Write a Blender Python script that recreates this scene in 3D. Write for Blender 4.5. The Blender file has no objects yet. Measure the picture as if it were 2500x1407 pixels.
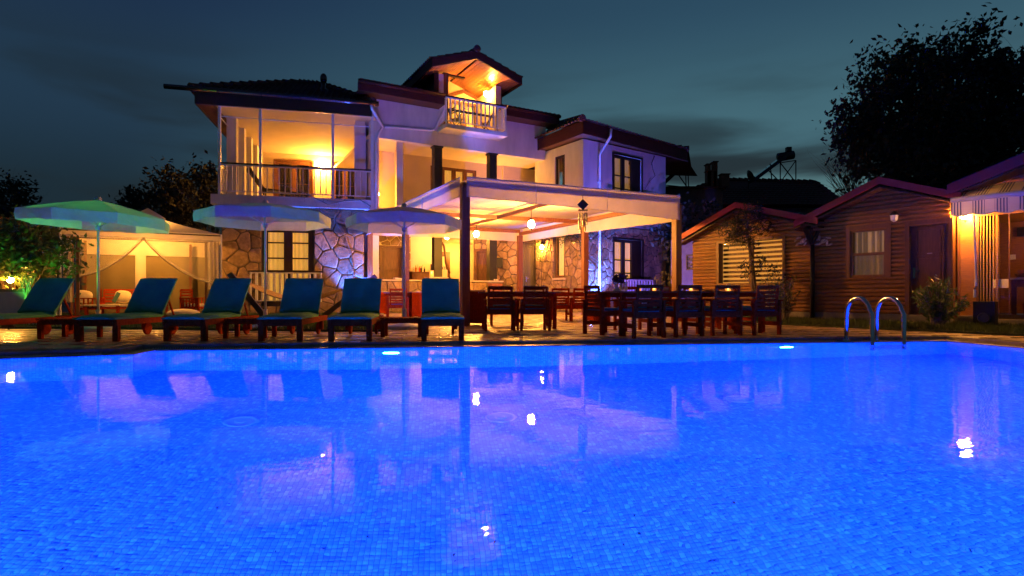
import bpy, math, random
import numpy as np
from mathutils import Vector, Matrix

rng = random.Random(11)
nrg = np.random.default_rng(5)
scene = bpy.context.scene
C = scene.collection

# ------------------------------------------------------------------ camera, sky, exposure
F, CX, HZ, CAMZ = 1400.0, 1250.0, 718.0, 0.75
cam_data = bpy.data.cameras.new('camera')
cam = bpy.data.objects.new('camera', cam_data)
C.objects.link(cam)
cam.location = (0, 0, CAMZ)
cam.rotation_euler = (math.radians(90), 0, 0)
cam_data.sensor_width = 36.0
cam_data.lens = 36.0 * F / 2500.0
cam_data.shift_y = (HZ - 703.5) / 2500.0
cam_data.clip_start = 0.05
cam_data.clip_end = 3000
scene.camera = cam

scene.render.engine = 'CYCLES'
cy = scene.cycles
cy.use_denoising = True
try:
    cy.denoiser = 'OPENIMAGEDENOISE'
except Exception:
    pass
cy.max_bounces = 8
cy.diffuse_bounces = 4
cy.glossy_bounces = 4
cy.transmission_bounces = 6
cy.transparent_max_bounces = 12
cy.sample_clamp_indirect = 6.0
cy.caustics_reflective = False
cy.caustics_refractive = True
cy.blur_glossy = 0.5
vs = scene.view_settings
vs.view_transform = 'Standard'
vs.look = 'None'
vs.exposure = 0.0
vs.gamma = 1.0
vs.use_curve_mapping = False

world = bpy.data.worlds.new('World')
scene.world = world
world.use_nodes = True


def build_world():
    nt = world.node_tree
    nt.nodes.clear()
    N = nt.nodes.new
    L = nt.links.new
    out = N('ShaderNodeOutputWorld')
    tc = N('ShaderNodeTexCoord')
    sep = N('ShaderNodeSeparateXYZ')
    L(tc.outputs['Generated'], sep.inputs[0])
    # elevation 0..1 ramp for the dark (away from the afterglow) side and for the afterglow side
    def ramp(stops):
        r = N('ShaderNodeValToRGB')
        r.color_ramp.interpolation = 'EASE'
        while len(r.color_ramp.elements) < len(stops):
            r.color_ramp.elements.new(0.5)
        for e, (p, c) in zip(r.color_ramp.elements, stops):
            e.position = p
            e.color = (*c, 1)
        return r
    dark = ramp([(0.0, (.006, .014, .022)), (0.13, (.012, .030, .045)), (0.28, (.019, .050, .092)), (0.5, (.011, .029, .085)), (1, (.006, .014, .035))])
    glow = ramp([(0.0, (.170, .335, .325)), (0.10, (.155, .315, .310)), (0.24, (.070, .178, .225)), (0.46, (.030, .088, .148)), (1, (.008, .020, .050))])
    L(sep.outputs['Z'], dark.inputs[0])
    L(sep.outputs['Z'], glow.inputs[0])
    # afterglow is centred to the right of the view
    dot = N('ShaderNodeVectorMath'); dot.operation = 'DOT_PRODUCT'
    L(tc.outputs['Generated'], dot.inputs[0])
    az = math.radians(27)
    dot.inputs[1].default_value = (math.sin(az), math.cos(az), 0.05)
    mr = N('ShaderNodeMapRange'); mr.interpolation_type = 'SMOOTHSTEP'
    mr.inputs['From Min'].default_value = 0.45
    mr.inputs['From Max'].default_value = 1.0
    L(dot.outputs['Value'], mr.inputs['Value'])
    mix = N('ShaderNodeMix'); mix.data_type = 'RGBA'
    L(mr.outputs[0], mix.inputs['Factor'])
    L(dark.outputs[0], mix.inputs['A'])
    L(glow.outputs[0], mix.inputs['B'])
    # thin streaky clouds, long along the horizon
    mp = N('ShaderNodeMapping')
    mp.inputs['Scale'].default_value = (1.5, 1.0, 8.5)
    mp.inputs['Rotation'].default_value = (0, math.radians(-10), math.radians(4))
    mp.inputs['Location'].default_value = (3.1, .4, 1.15)
    L(tc.outputs['Generated'], mp.inputs[0])
    no = N('ShaderNodeTexNoise')
    no.inputs['Scale'].default_value = 1.5
    no.inputs['Detail'].default_value = 5
    no.inputs['Roughness'].default_value = 0.45
    no.inputs['Distortion'].default_value = 0.35
    L(mp.outputs[0], no.inputs['Vector'])
    cr = N('ShaderNodeMapRange'); cr.interpolation_type = 'SMOOTHSTEP'
    cr.inputs['From Min'].default_value = 0.44
    cr.inputs['From Max'].default_value = 0.63
    L(no.outputs[0], cr.inputs['Value'])
    # clouds only low in the sky
    ce = N('ShaderNodeMapRange'); ce.interpolation_type = 'SMOOTHSTEP'
    ce.inputs['From Min'].default_value = 0.40
    ce.inputs['From Max'].default_value = 0.20
    ce.inputs['To Min'].default_value = 0.03
    ce.inputs['To Max'].default_value = 0.95
    L(sep.outputs['Z'], ce.inputs['Value'])
    mu = N('ShaderNodeMath'); mu.operation = 'MULTIPLY'
    L(cr.outputs[0], mu.inputs[0]); L(ce.outputs[0], mu.inputs[1])
    mix2 = N('ShaderNodeMix'); mix2.data_type = 'RGBA'
    L(mu.outputs[0], mix2.inputs['Factor'])
    L(mix.outputs['Result'], mix2.inputs['A'])
    mix2.inputs['B'].default_value = (.014, .024, .031, 1)
    bg = N('ShaderNodeBackground')
    bg.inputs['Strength'].default_value = 0.78
    L(mix2.outputs['Result'], bg.inputs['Color'])
    # physical sky with the sun below the horizon, added faintly
    sky = N('ShaderNodeTexSky')
    sky.sky_type = 'NISHITA'
    sky.sun_disc = False
    sky.sun_elevation = math.radians(-4)
    sky.sun_rotation = math.radians(27)
    bg2 = N('ShaderNodeBackground')
    bg2.inputs['Strength'].default_value = 0.05
    L(sky.outputs[0], bg2.inputs['Color'])
    add = N('ShaderNodeAddShader')
    L(bg.outputs[0], add.inputs[0]); L(bg2.outputs[0], add.inputs[1])
    L(add.outputs[0], out.inputs['Surface'])


build_world()

# ------------------------------------------------------------------ helpers
Z = Vector((0, 0, 1))
LOC = {}


def P(px, py, Y):
    return Vector(((px - CX) * Y / F, Y, CAMZ + (HZ - py) * Y / F))


def G(px, Y, z=0.0):
    return Vector(((px - CX) * Y / F, Y, z))


def V(*a):
    return Vector(a)


class MB:
    def __init__(self):
        self.v = []
        self.f = []

    def add(self, vs_, fs):
        o = len(self.v)
        self.v += [tuple(x) for x in vs_]
        self.f += [tuple(i + o for i in f) for f in fs]
        return self

    BF = [(0, 3, 2, 1), (4, 5, 6, 7), (0, 1, 5, 4), (1, 2, 6, 5), (2, 3, 7, 6), (3, 0, 4, 7)]

    def hexa(self, q):
        return self.add(q, self.BF)

    def box(self, c, s, rz=0.0, rx=0.0, ry=0.0):
        m = Matrix.Rotation(rz, 3, 'Z') @ Matrix.Rotation(ry, 3, 'Y') @ Matrix.Rotation(rx, 3, 'X')
        c = Vector(c)
        x, y, z = (d / 2 for d in s)
        q = [(-x, -y, -z), (x, -y, -z), (x, y, -z), (-x, y, -z), (-x, -y, z), (x, -y, z), (x, y, z), (-x, y, z)]
        return self.hexa([c + m @ Vector(k) for k in q])

    def bar(self, p, q, w, h=None, up=Z):
        h = w if h is None else h
        p, q = Vector(p), Vector(q)
        d = (q - p).normalized()
        up = Vector(up)
        if abs(d.dot(up)) > .99:
            up = Vector((0, 1, 0))
        s = d.cross(up).normalized()
        t = s.cross(d).normalized()
        a, b = s * w / 2, t * h / 2
        return self.hexa([p - a - b, p + a - b, q + a - b, q - a - b, p - a + b, p + a + b, q + a + b, q - a + b])

    def tube(self, pts, r, n=7, cap=True):
        pts = [Vector(p) for p in pts]
        m = len(pts)
        rr = list(r) if hasattr(r, '__len__') else [r] * m
        vs_, fs = [], []
        a = None
        for i, p in enumerate(pts):
            d = (pts[min(i + 1, m - 1)] - pts[max(i - 1, 0)])
            d = d.normalized() if d.length > 1e-9 else Vector((0, 0, 1))
            if a is None:
                a = d.cross(Vector((0.3, 0.9, 0.1)) if abs(d.z) > .8 else Z).normalized()
            else:
                a = (a - d * a.dot(d))
                a = a.normalized() if a.length > 1e-6 else d.orthogonal().normalized()
            b = d.cross(a)
            for k in range(n):
                t = 2 * math.pi * k / n
                vs_.append(p + (a * math.cos(t) + b * math.sin(t)) * rr[i])
        for i in range(m - 1):
            for k in range(n):
                k2 = (k + 1) % n
                fs.append((i * n + k, i * n + k2, (i + 1) * n + k2, (i + 1) * n + k))
        if cap:
            fs.append(tuple(range(n - 1, -1, -1)))
            fs.append(tuple((m - 1) * n + k for k in range(n)))
        return self.add(vs_, fs)

    def lathe(self, prof, c, n=16, m=None):
        c = Vector(c)
        vs_, fs = [], []
        for r, z in prof:
            for k in range(n):
                t = 2 * math.pi * k / n
                q = Vector((r * math.cos(t), r * math.sin(t), z))
                vs_.append(c + (m @ q if m else q))
        for i in range(len(prof) - 1):
            for k in range(n):
                k2 = (k + 1) % n
                fs.append((i * n + k, i * n + k2, (i + 1) * n + k2, (i + 1) * n + k))
        return self.add(vs_, fs)

    def sphere(self, c, r, n=10, m=6, sc=(1, 1, 1)):
        prof = [(max(1e-4, math.sin(math.pi * i / m)), -math.cos(math.pi * i / m)) for i in range(m + 1)]
        c = Vector(c)
        vs_, fs = [], []
        for rr, z in prof:
            for k in range(n):
                t = 2 * math.pi * k / n
                vs_.append(c + Vector((rr * math.cos(t) * r * sc[0], rr * math.sin(t) * r * sc[1], z * r * sc[2])))
        for i in range(m):
            for k in range(n):
                k2 = (k + 1) % n
                fs.append((i * n + k, i * n + k2, (i + 1) * n + k2, (i + 1) * n + k))
        return self.add(vs_, fs)

    def poly(self, pts):
        return self.add(pts, [tuple(range(len(pts)))])

    def prism(self, pts, vec):
        pts = [Vector(p) for p in pts]
        vec = Vector(vec)
        n = len(pts)
        fs = [tuple(range(n - 1, -1, -1)), tuple(range(n, 2 * n))]
        fs += [(i, (i + 1) % n, n + (i + 1) % n, n + i) for i in range(n)]
        return self.add(pts + [p + vec for p in pts], fs)

    def sheet(self, grid):
        a, b = len(grid), len(grid[0])
        return self.add([p for row in grid for p in row],
                        [(i * b + j, i * b + j + 1, (i + 1) * b + j + 1, (i + 1) * b + j) for i in range(a - 1) for j in range(b - 1)])

    def wbox(self, W, s0, s1, z0, z1, o0, o1):
        q = [W.p(s0, z0, o1), W.p(s1, z0, o1), W.p(s1, z0, o0), W.p(s0, z0, o0), W.p(s0, z1, o1), W.p(s1, z1, o1), W.p(s1, z1, o0), W.p(s0, z1, o0)]
        return self.hexa(q)

    def build(self, name, m, parent=None, smooth=False):
        off = LOC.get(parent.name, Vector((0, 0, 0))) if parent is not None else Vector((0, 0, 0))
        me = bpy.data.meshes.new(name)
        vv = self.v if off.length == 0 else [(a - off.x, b - off.y, c - off.z) for a, b, c in self.v]
        me.from_pydata(vv, [], self.f)
        me.materials.append(m)
        if smooth:
            me.polygons.foreach_set('use_smooth', [True] * len(me.polygons))
        me.update()
        return link(name, me, parent)


def link(name, me, parent=None):
    o = bpy.data.objects.new(name, me)
    C.objects.link(o)
    if parent is not None:
        o.parent = parent
        LOC[o.name] = LOC.get(parent.name, Vector((0, 0, 0)))
    return o


def tag(o, label=None, cat=None, group=None, kind=None):
    for k, v in (('label', label), ('category', cat), ('group', group), ('kind', kind)):
        if v:
            o[k] = v
    return o


def thing(name, label, cat, loc=(0, 0, 0), rz=0.0, group=None, local=False):
    o = bpy.data.objects.new(name, None)
    C.objects.link(o)
    o.empty_display_size = .2
    o.location = loc
    o.rotation_euler = (0, 0, rz)
    LOC[o.name] = Vector((0, 0, 0)) if local else Vector(loc)
    return tag(o, label, cat, group)


def dup(root, loc, rz, label, group=None):
    def cp(o, par):
        c = o.copy()
        C.objects.link(c)
        LOC[c.name] = LOC.get(o.name, Vector((0, 0, 0)))
        if par is not None:
            c.parent = par
        for ch in list(o.children):
            cp(ch, c)
        return c
    r = cp(root, None)
    r.location = loc
    r.rotation_euler = (0, 0, rz)
    r['label'] = label
    if group:
        r['group'] = group
    return r


class Wall:
    """A vertical plane through two plan points; s runs along it, n points to the pool side."""

    def __init__(self, A, B):
        self.A = Vector((A[0], A[1]))
        self.B = Vector((B[0], B[1]))
        self.L = (self.B - self.A).length
        self.u = (self.B - self.A).normalized()
        n = Vector((self.u.y, -self.u.x))
        if n.dot(-self.A) < 0:
            n = -n
        self.n = n

    def t(self, px, off=0.0):
        d = Vector(((px - CX) / F, 1.0))
        return (off + self.A.dot(self.n)) / d.dot(self.n)

    def s(self, px, off=0.0):
        t = self.t(px, off)
        return (Vector(((px - CX) / F * t, t)) - self.A).dot(self.u)

    def z(self, px, py, off=0.0):
        return CAMZ + (HZ - py) / F * self.t(px, off)

    def p(self, s, z, off=0.0):
        q = self.A + self.u * s + self.n * off
        return Vector((q.x, q.y, z))

    def shifted(self, off):
        w = Wall.__new__(Wall)
        w.A = self.A + self.n * off
        w.B = self.B + self.n * off
        w.L, w.u, w.n = self.L, self.u, self.n
        return w

    def rz(self):
        return math.atan2(self.u.y, self.u.x)


def wall_holes(mb, W, s0, s1, z0, z1, holes, th=.25, o=0.0):
    ss = sorted({s0, s1, *[min(max(h[0], s0), s1) for h in holes], *[min(max(h[1], s0), s1) for h in holes]})
    zs = sorted({z0, z1, *[min(max(h[2], z0), z1) for h in holes], *[min(max(h[3], z0), z1) for h in holes]})
    for a, b in zip(ss, ss[1:]):
        for c, d in zip(zs, zs[1:]):
            m, k = (a + b) / 2, (c + d) / 2
            if any(h[0] < m < h[1] and h[2] < k < h[3] for h in holes):
                continue
            mb.poly([W.p(a, c, o), W.p(b, c, o), W.p(b, d, o), W.p(a, d, o)])
            mb.poly([W.p(a, c, o - th), W.p(a, d, o - th), W.p(b, d, o - th), W.p(b, c, o - th)])
    for a, b, c, d in [(s0, s1, z0, z1)] + [tuple(h) for h in holes]:
        a, b, c, d = max(a, s0), min(b, s1), max(c, z0), min(d, z1)
        for (p, q) in (((a, c), (b, c)), ((b, c), (b, d)), ((b, d), (a, d)), ((a, d), (a, c))):
            mb.poly([W.p(p[0], p[1], o), W.p(q[0], q[1], o), W.p(q[0], q[1], o - th), W.p(p[0], p[1], o - th)])
    return mb


# ------------------------------------------------------------------ materials
def mat(name, col, rough=.6, metal=0.0, var=.18, scale=5.0, st=(1, 1, 1), bump=0.0, bs=40.0, rnd=0.0, trans=0.0,
        emit=None, es=0.0, spec=.5, alpha=1.0, rvar=0.0):
    m = bpy.data.materials.new(name)
    m.use_nodes = True
    nt = m.node_tree
    N, L = nt.nodes.new, nt.links.new
    b = nt.nodes['Principled BSDF']
    outn = nt.nodes['Material Output']
    tc = N('ShaderNodeTexCoord')
    mp = N('ShaderNodeMapping')
    mp.inputs['Scale'].default_value = st
    L(tc.outputs['Object'], mp.inputs['Vector'])
    info = None
    if rnd:
        info = N('ShaderNodeObjectInfo')
        sc = N('ShaderNodeVectorMath'); sc.operation = 'SCALE'
        sc.inputs[0].default_value = (31, 17, 23)
        L(info.outputs['Random'], sc.inputs['Scale'])
        L(sc.outputs[0], mp.inputs['Location'])
    no = N('ShaderNodeTexNoise')
    no.inputs['Scale'].default_value = scale
    no.inputs['Detail'].default_value = 6
    no.inputs['Roughness'].default_value = .6
    L(mp.outputs[0], no.inputs['Vector'])
    mr = N('ShaderNodeMapRange')
    mr.inputs['From Min'].default_value = .3
    mr.inputs['From Max'].default_value = .7
    mr.inputs['To Min'].default_value = 1 - var
    mr.inputs['To Max'].default_value = 1 + var
    L(no.outputs[0], mr.inputs['Value'])
    val = mr.outputs[0]
    if rnd:
        r2 = N('ShaderNodeMapRange')
        r2.inputs['To Min'].default_value = 1 - rnd
        r2.inputs['To Max'].default_value = 1 + rnd
        L(info.outputs['Random'], r2.inputs['Value'])
        mm = N('ShaderNodeMath'); mm.operation = 'MULTIPLY'
        L(val, mm.inputs[0]); L(r2.outputs[0], mm.inputs[1])
        val = mm.outputs[0]
    vm = N('ShaderNodeVectorMath'); vm.operation = 'SCALE'
    vm.inputs[0].default_value = col
    L(val, vm.inputs['Scale'])
    L(vm.outputs[0], b.inputs['Base Color'])
    b.inputs['Roughness'].default_value = rough
    b.inputs['Metallic'].default_value = metal
    b.inputs['Specular IOR Level'].default_value = spec
    if rvar:
        n3 = N('ShaderNodeTexNoise'); n3.inputs['Scale'].default_value = 1.3; n3.inputs['Detail'].default_value = 3
        L(tc.outputs['Object'], n3.inputs['Vector'])
        m3 = N('ShaderNodeMapRange')
        m3.inputs['From Min'].default_value = .46; m3.inputs['From Max'].default_value = .62
        m3.inputs['To Min'].default_value = rough; m3.inputs['To Max'].default_value = max(.05, rough - rvar)
        L(n3.outputs[0], m3.inputs['Value'])
        L(m3.outputs[0], b.inputs['Roughness'])
    if bump:
        n2 = N('ShaderNodeTexNoise')
        n2.inputs['Scale'].default_value = bs
        n2.inputs['Detail'].default_value = 4
        L(mp.outputs[0], n2.inputs['Vector'])
        bp = N('ShaderNodeBump')
        bp.inputs['Strength'].default_value = bump
        bp.inputs['Distance'].default_value = .03
        L(n2.outputs[0], bp.inputs['Height'])
        L(bp.outputs[0], b.inputs['Normal'])
    if emit is not None:
        b.inputs['Emission Color'].default_value = (*emit, 1)
        b.inputs['Emission Strength'].default_value = es
    sh = b.outputs[0]
    if trans:
        tr = N('ShaderNodeBsdfTranslucent')
        L(vm.outputs[0], tr.inputs['Color'])
        mx = N('ShaderNodeMixShader')
        mx.inputs[0].default_value = trans
        L(sh, mx.inputs[1]); L(tr.outputs[0], mx.inputs[2])
        sh = mx.outputs[0]
    if alpha < 1:
        tp = N('ShaderNodeBsdfTransparent')
        mx = N('ShaderNodeMixShader')
        mx.inputs[0].default_value = alpha
        L(tp.outputs[0], mx.inputs[1]); L(sh, mx.inputs[2])
        sh = mx.outputs[0]
    if sh is not b.outputs[0]:
        L(sh, outn.inputs['Surface'])
    return m


WARM = (1.0, .50, .10)
BULBCOL = (1.0, .40, .058)


def bulb_mat(name, col, strength):
    m = bpy.data.materials.new(name)
    m.use_nodes = True
    nt = m.node_tree
    nt.nodes.clear()
    e = nt.nodes.new('ShaderNodeEmission')
    o = nt.nodes.new('ShaderNodeOutputMaterial')
    e.inputs['Color'].default_value = (*col, 1)
    e.inputs['Strength'].default_value = strength
    nt.links.new(e.outputs[0], o.inputs['Surface'])
    return m


def bulb_strength(watts, r):
    return watts / (math.pi * 4 * math.pi * r * r)


def glass_pane_mat(name, tint=(1, 1, 1), refl=.10):
    m = bpy.data.materials.new(name)
    m.use_nodes = True
    nt = m.node_tree
    nt.nodes.clear()
    N, L = nt.nodes.new, nt.links.new
    o = N('ShaderNodeOutputMaterial')
    t = N('ShaderNodeBsdfTransparent'); t.inputs['Color'].default_value = (*tint, 1)
    g = N('ShaderNodeBsdfGlossy'); g.inputs['Roughness'].default_value = .03
    fr = N('ShaderNodeFresnel'); fr.inputs['IOR'].default_value = 1.5
    mx = N('ShaderNodeMixShader')
    ge = N('ShaderNodeNewGeometry')
    iv = N('ShaderNodeMath'); iv.operation = 'SUBTRACT'; iv.inputs[0].default_value = 1.0
    L(ge.outputs['Backfacing'], iv.inputs[1])
    mf = N('ShaderNodeMath'); mf.operation = 'MULTIPLY'
    L(fr.outputs[0], mf.inputs[0]); L(iv.outputs[0], mf.inputs[1])
    L(mf.outputs[0], mx.inputs[0]); L(t.outputs[0], mx.inputs[1]); L(g.outputs[0], mx.inputs[2])
    L(mx.outputs[0], o.inputs['Surface'])
    return m


M = {}
M['stucco'] = mat('white_stucco', (.70, .67, .63), .85, var=.13, scale=1.6, st=(1.6, 1.6, .45), bump=.2, bs=30)
M['stucco_in'] = mat('cream_plaster', (.70, .60, .42), .85, var=.08, scale=1.0, bump=.08, bs=50)
M['mortar'] = mat('stone_mortar', (.15, .12, .085), .95, var=.2, scale=12, bump=.3, bs=60)
M['stone'] = mat('field_stone', (.30, .20, .105), .9, var=.38, scale=5, bump=.8, bs=16, rnd=.34)
M['darkwood'] = mat('dark_stained_wood', (.028, .014, .010), .45, var=.35, scale=6, st=(6, 6, .8), bump=.1, bs=30)
M['brownwood'] = mat('brown_door_wood', (.13, .050, .022), .45, var=.35, scale=5, st=(5, 5, .7), bump=.1, bs=30)
M['fascia'] = mat('dark_red_fascia_paint', (.065, .017, .012), .6, var=.25, scale=5, st=(1, 1, 3), bump=.05, spec=.2)
M['soffit'] = mat('soffit_board', (.11, .048, .026), .6, var=.3, scale=5, st=(1, 8, 1))
M['rooftile'] = mat('clay_roof_tile', (.12, .042, .030), .8, var=.4, scale=7, bump=.2, bs=30)
M['gutter'] = mat('metal_gutter', (.16, .10, .09), .22, metal=.9, var=.1)
M['whitepipe'] = mat('white_plastic_pipe', (.66, .66, .68), .35, var=.08)
M['whitepaint'] = mat('white_painted_metal', (.76, .75, .74), .4, var=.08, scale=9)
M['railcap'] = mat('dark_rail_cap', (.030, .014, .010), .4, var=.2)
M['column'] = mat('dark_green_column_paint', (.022, .022, .016), .5, var=.25, scale=3)
M['ceilwood'] = mat('varnished_ceiling_board', (.42, .17, .055), .3, var=.3, scale=5, st=(9, 1, 1), rnd=.18)
M['curtain'] = mat('lit_curtain', (.75, .62, .38), .9, var=.12, scale=3, st=(9, 9, .6), emit=(1.0, .47, .065), es=.50)
M['curtain_dim'] = mat('dim_curtain', (.24, .19, .13), .9, var=.2, scale=3, st=(9, 9, .6), emit=(1.0, .50, .16), es=.07)
M['curtain_half'] = mat('half_lit_curtain', (.34, .27, .18), .9, var=.2, scale=3, st=(9, 9, .6), emit=(1.0, .52, .15), es=.20)
M['curtain_gallery'] = mat('gallery_curtain', (.055, .042, .026), .9, var=.3, scale=2, st=(5, 5, .5))
M['curtain_blind'] = mat('lit_blind', (.26, .14, .045), .9, var=.1, scale=3, st=(2, 2, 2), emit=(1.0, .42, .07), es=.62)
M['room_dark'] = mat('dark_room_wall', (.05, .035, .025), .9)
M['pane'] = glass_pane_mat('window_glass')
M['steel'] = mat('polished_steel', (.72, .72, .74), .12, metal=1.0, var=.03)
M['blackmetal'] = mat('black_metal', (.02, .02, .022), .4, metal=.3)
M['fabric_white'] = mat('white_canvas', (.60, .55, .49), .85, var=.11, scale=1.6, bump=.4, bs=5, trans=.28)
M['fabric_umb'] = mat('umbrella_canvas', (.68, .67, .70), .85, var=.13, scale=2.2, bump=.6, bs=5, trans=.35)
M['sheer'] = mat('sheer_net_curtain', (.80, .76, .66), .9, var=.05, trans=.45, alpha=.28)
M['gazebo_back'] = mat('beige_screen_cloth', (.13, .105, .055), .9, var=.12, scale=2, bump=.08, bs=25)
M['teak'] = mat('dark_red_teak', (.30, .034, .005), .65, var=.35, scale=5, st=(4, 4, 4), bump=.08, bs=25, rnd=.15, spec=.02)
M['teak_table'] = mat('oiled_table_teak', (.20, .065, .025), .3, var=.3, scale=5, st=(1, 6, 1), bump=.05, bs=25)
M['pergola_wood'] = mat('brown_pergola_timber', (.20, .070, .024), .5, var=.3, scale=4, st=(6, 6, .6), bump=.12, bs=25, rnd=.12)
M['mattress'] = mat('teal_blue_mattress', (.080, .37, .125), .85, var=.2, scale=3, bump=.8, bs=5, rnd=.12)
M['cushion_white'] = mat('cream_cushion', (.72, .64, .48), .9, var=.07, bump=.2, bs=8)
M['cushion_teal'] = mat('dark_teal_cushion', (.05, .16, .17), .85, var=.1)
M['plastic_white'] = mat('white_plastic_base', (.60, .58, .56), .45, var=.08)
M['log'] = mat('log_siding_plank', (.26, .112, .024), .42, var=.34, scale=4, st=(2.0, 2.0, 16), bump=.12, bs=20, rnd=.22)
M['cabin_trim'] = mat('brown_cabin_trim', (.17, .068, .028), .45, var=.25, scale=4, st=(6, 6, 1), bump=.08)
M['cabin_fascia'] = mat('red_cabin_fascia', (.40, .036, .024), .5, var=.15, scale=4)
M['awning'] = None
M['grass'] = mat('grass_blade', (.055, .085, .022), .7, var=.4, scale=3, trans=.25)
M['lawnsoil'] = mat('lawn_turf', (.045, .060, .020), .95, var=.4, scale=6, bump=.5, bs=50)
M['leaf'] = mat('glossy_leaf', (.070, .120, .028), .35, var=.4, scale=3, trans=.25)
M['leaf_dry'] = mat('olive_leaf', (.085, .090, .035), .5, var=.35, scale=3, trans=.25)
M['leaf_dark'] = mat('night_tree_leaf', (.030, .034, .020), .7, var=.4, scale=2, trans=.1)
M['bark'] = mat('tree_bark', (.10, .065, .045), .9, var=.4, scale=9, bump=.5, bs=40)
M['twig'] = mat('pale_twig', (.24, .19, .15), .8, var=.3, scale=9)
M['deck'] = mat('sandstone_paver', (.40, .27, .15), .55, var=.22, scale=5, bump=.2, bs=45, rnd=.10, rvar=.40)
M['joint'] = mat('paver_joint', (.12, .095, .07), .9, var=.2)
M['coping'] = mat('coping_stone', (.27, .20, .145), .45, var=.2, scale=6, bump=.15, bs=45, rnd=.12, rvar=.3)
M['gutter_dark'] = mat('gutter_channel', (.03, .028, .028), .7)
M['grate'] = mat('plastic_grate', (.48, .44, .38), .4)
M['concrete'] = mat('grey_concrete', (.22, .20, .19), .85, var=.2, bump=.2)
M['earth'] = mat('dark_earth', (.06, .048, .035), .95, var=.3, scale=.5)
M['brick'] = mat('red_brick', (.30, .105, .050), .8, var=.3, scale=9, bump=.2, bs=40, rnd=.2)
M['marble'] = mat('worktop_stone', (.52, .43, .34), .3, var=.12)
M['oldhouse'] = mat('dim_plaster', (.13, .13, .14), .9, var=.2)
M['glassware'] = mat('clear_glassware', (.75, .78, .78), .08, var=.02, alpha=.45)
M['rope'] = mat('hammock_cloth', (.55, .36, .18), .85, var=.3, scale=5, st=(1, 14, 1))
M['bread'] = mat('bread_crust', (.50, .24, .07), .8, var=.3, scale=14, bump=.3)
M['basket'] = mat('wicker_basket', (.30, .15, .05), .7, var=.4, scale=30, bump=.4)
M['flower'] = mat('dark_red_petal', (.12, .02, .03), .6, var=.4)
M['signred'] = mat('dark_red_cloth', (.35, .03, .02), .8, var=.3)
M['shell'] = mat('pearly_shell', (.62, .46, .30), .25, var=.3, scale=20, rnd=.2)
M['screen'] = mat('beige_fence_panel', (.10, .095, .055), .8, var=.25)


def awning_mat():
    m = mat('striped_awning', (.62, .58, .60), .8, var=.05, trans=.05)
    nt = m.node_tree
    N, L = nt.nodes.new, nt.links.new
    uv = N('ShaderNodeUVMap')
    sep = N('ShaderNodeSeparateXYZ'); L(uv.outputs[0], sep.inputs[0])

    def tri(freq, lo, hi):
        a = N('ShaderNodeMath'); a.operation = 'MULTIPLY'; a.inputs[1].default_value = freq
        L(sep.outputs['X'], a.inputs[0])
        f = N('ShaderNodeMath'); f.operation = 'FRACT'; L(a.outputs[0], f.inputs[0])
        g = N('ShaderNodeMath'); g.operation = 'GREATER_THAN'; g.inputs[1].default_value = lo
        L(f.outputs[0], g.inputs[0])
        h = N('ShaderNodeMath'); h.operation = 'LESS_THAN'; h.inputs[1].default_value = hi
        L(f.outputs[0], h.inputs[0])
        k = N('ShaderNodeMath'); k.operation = 'MULTIPLY'
        L(g.outputs[0], k.inputs[0]); L(h.outputs[0], k.inputs[1])
        return k.outputs[0]
    band = tri(1 / .36, .0, .56)
    fine = tri(1 / .050, .0, .5)
    mu = N('ShaderNodeMath'); mu.operation = 'MULTIPLY'
    L(band, mu.inputs[0]); L(fine, mu.inputs[1])
    mx = N('ShaderNodeMix'); mx.data_type = 'RGBA'
    L(mu.outputs[0], mx.inputs['Factor'])
    mx.inputs['A'].default_value = (.66, .60, .58, 1)
    mx.inputs['B'].default_value = (.10, .11, .24, 1)
    b = nt.nodes['Principled BSDF']
    for l in list(b.inputs['Base Color'].links):
        nt.links.remove(l)
    L(mx.outputs['Result'], b.inputs['Base Color'])
    for n in nt.nodes:
        if n.type == 'BSDF_TRANSLUCENT':
            L(mx.outputs['Result'], n.inputs['Color'])
    return m


M['awning'] = awning_mat()

TILE = 0.0366


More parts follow.
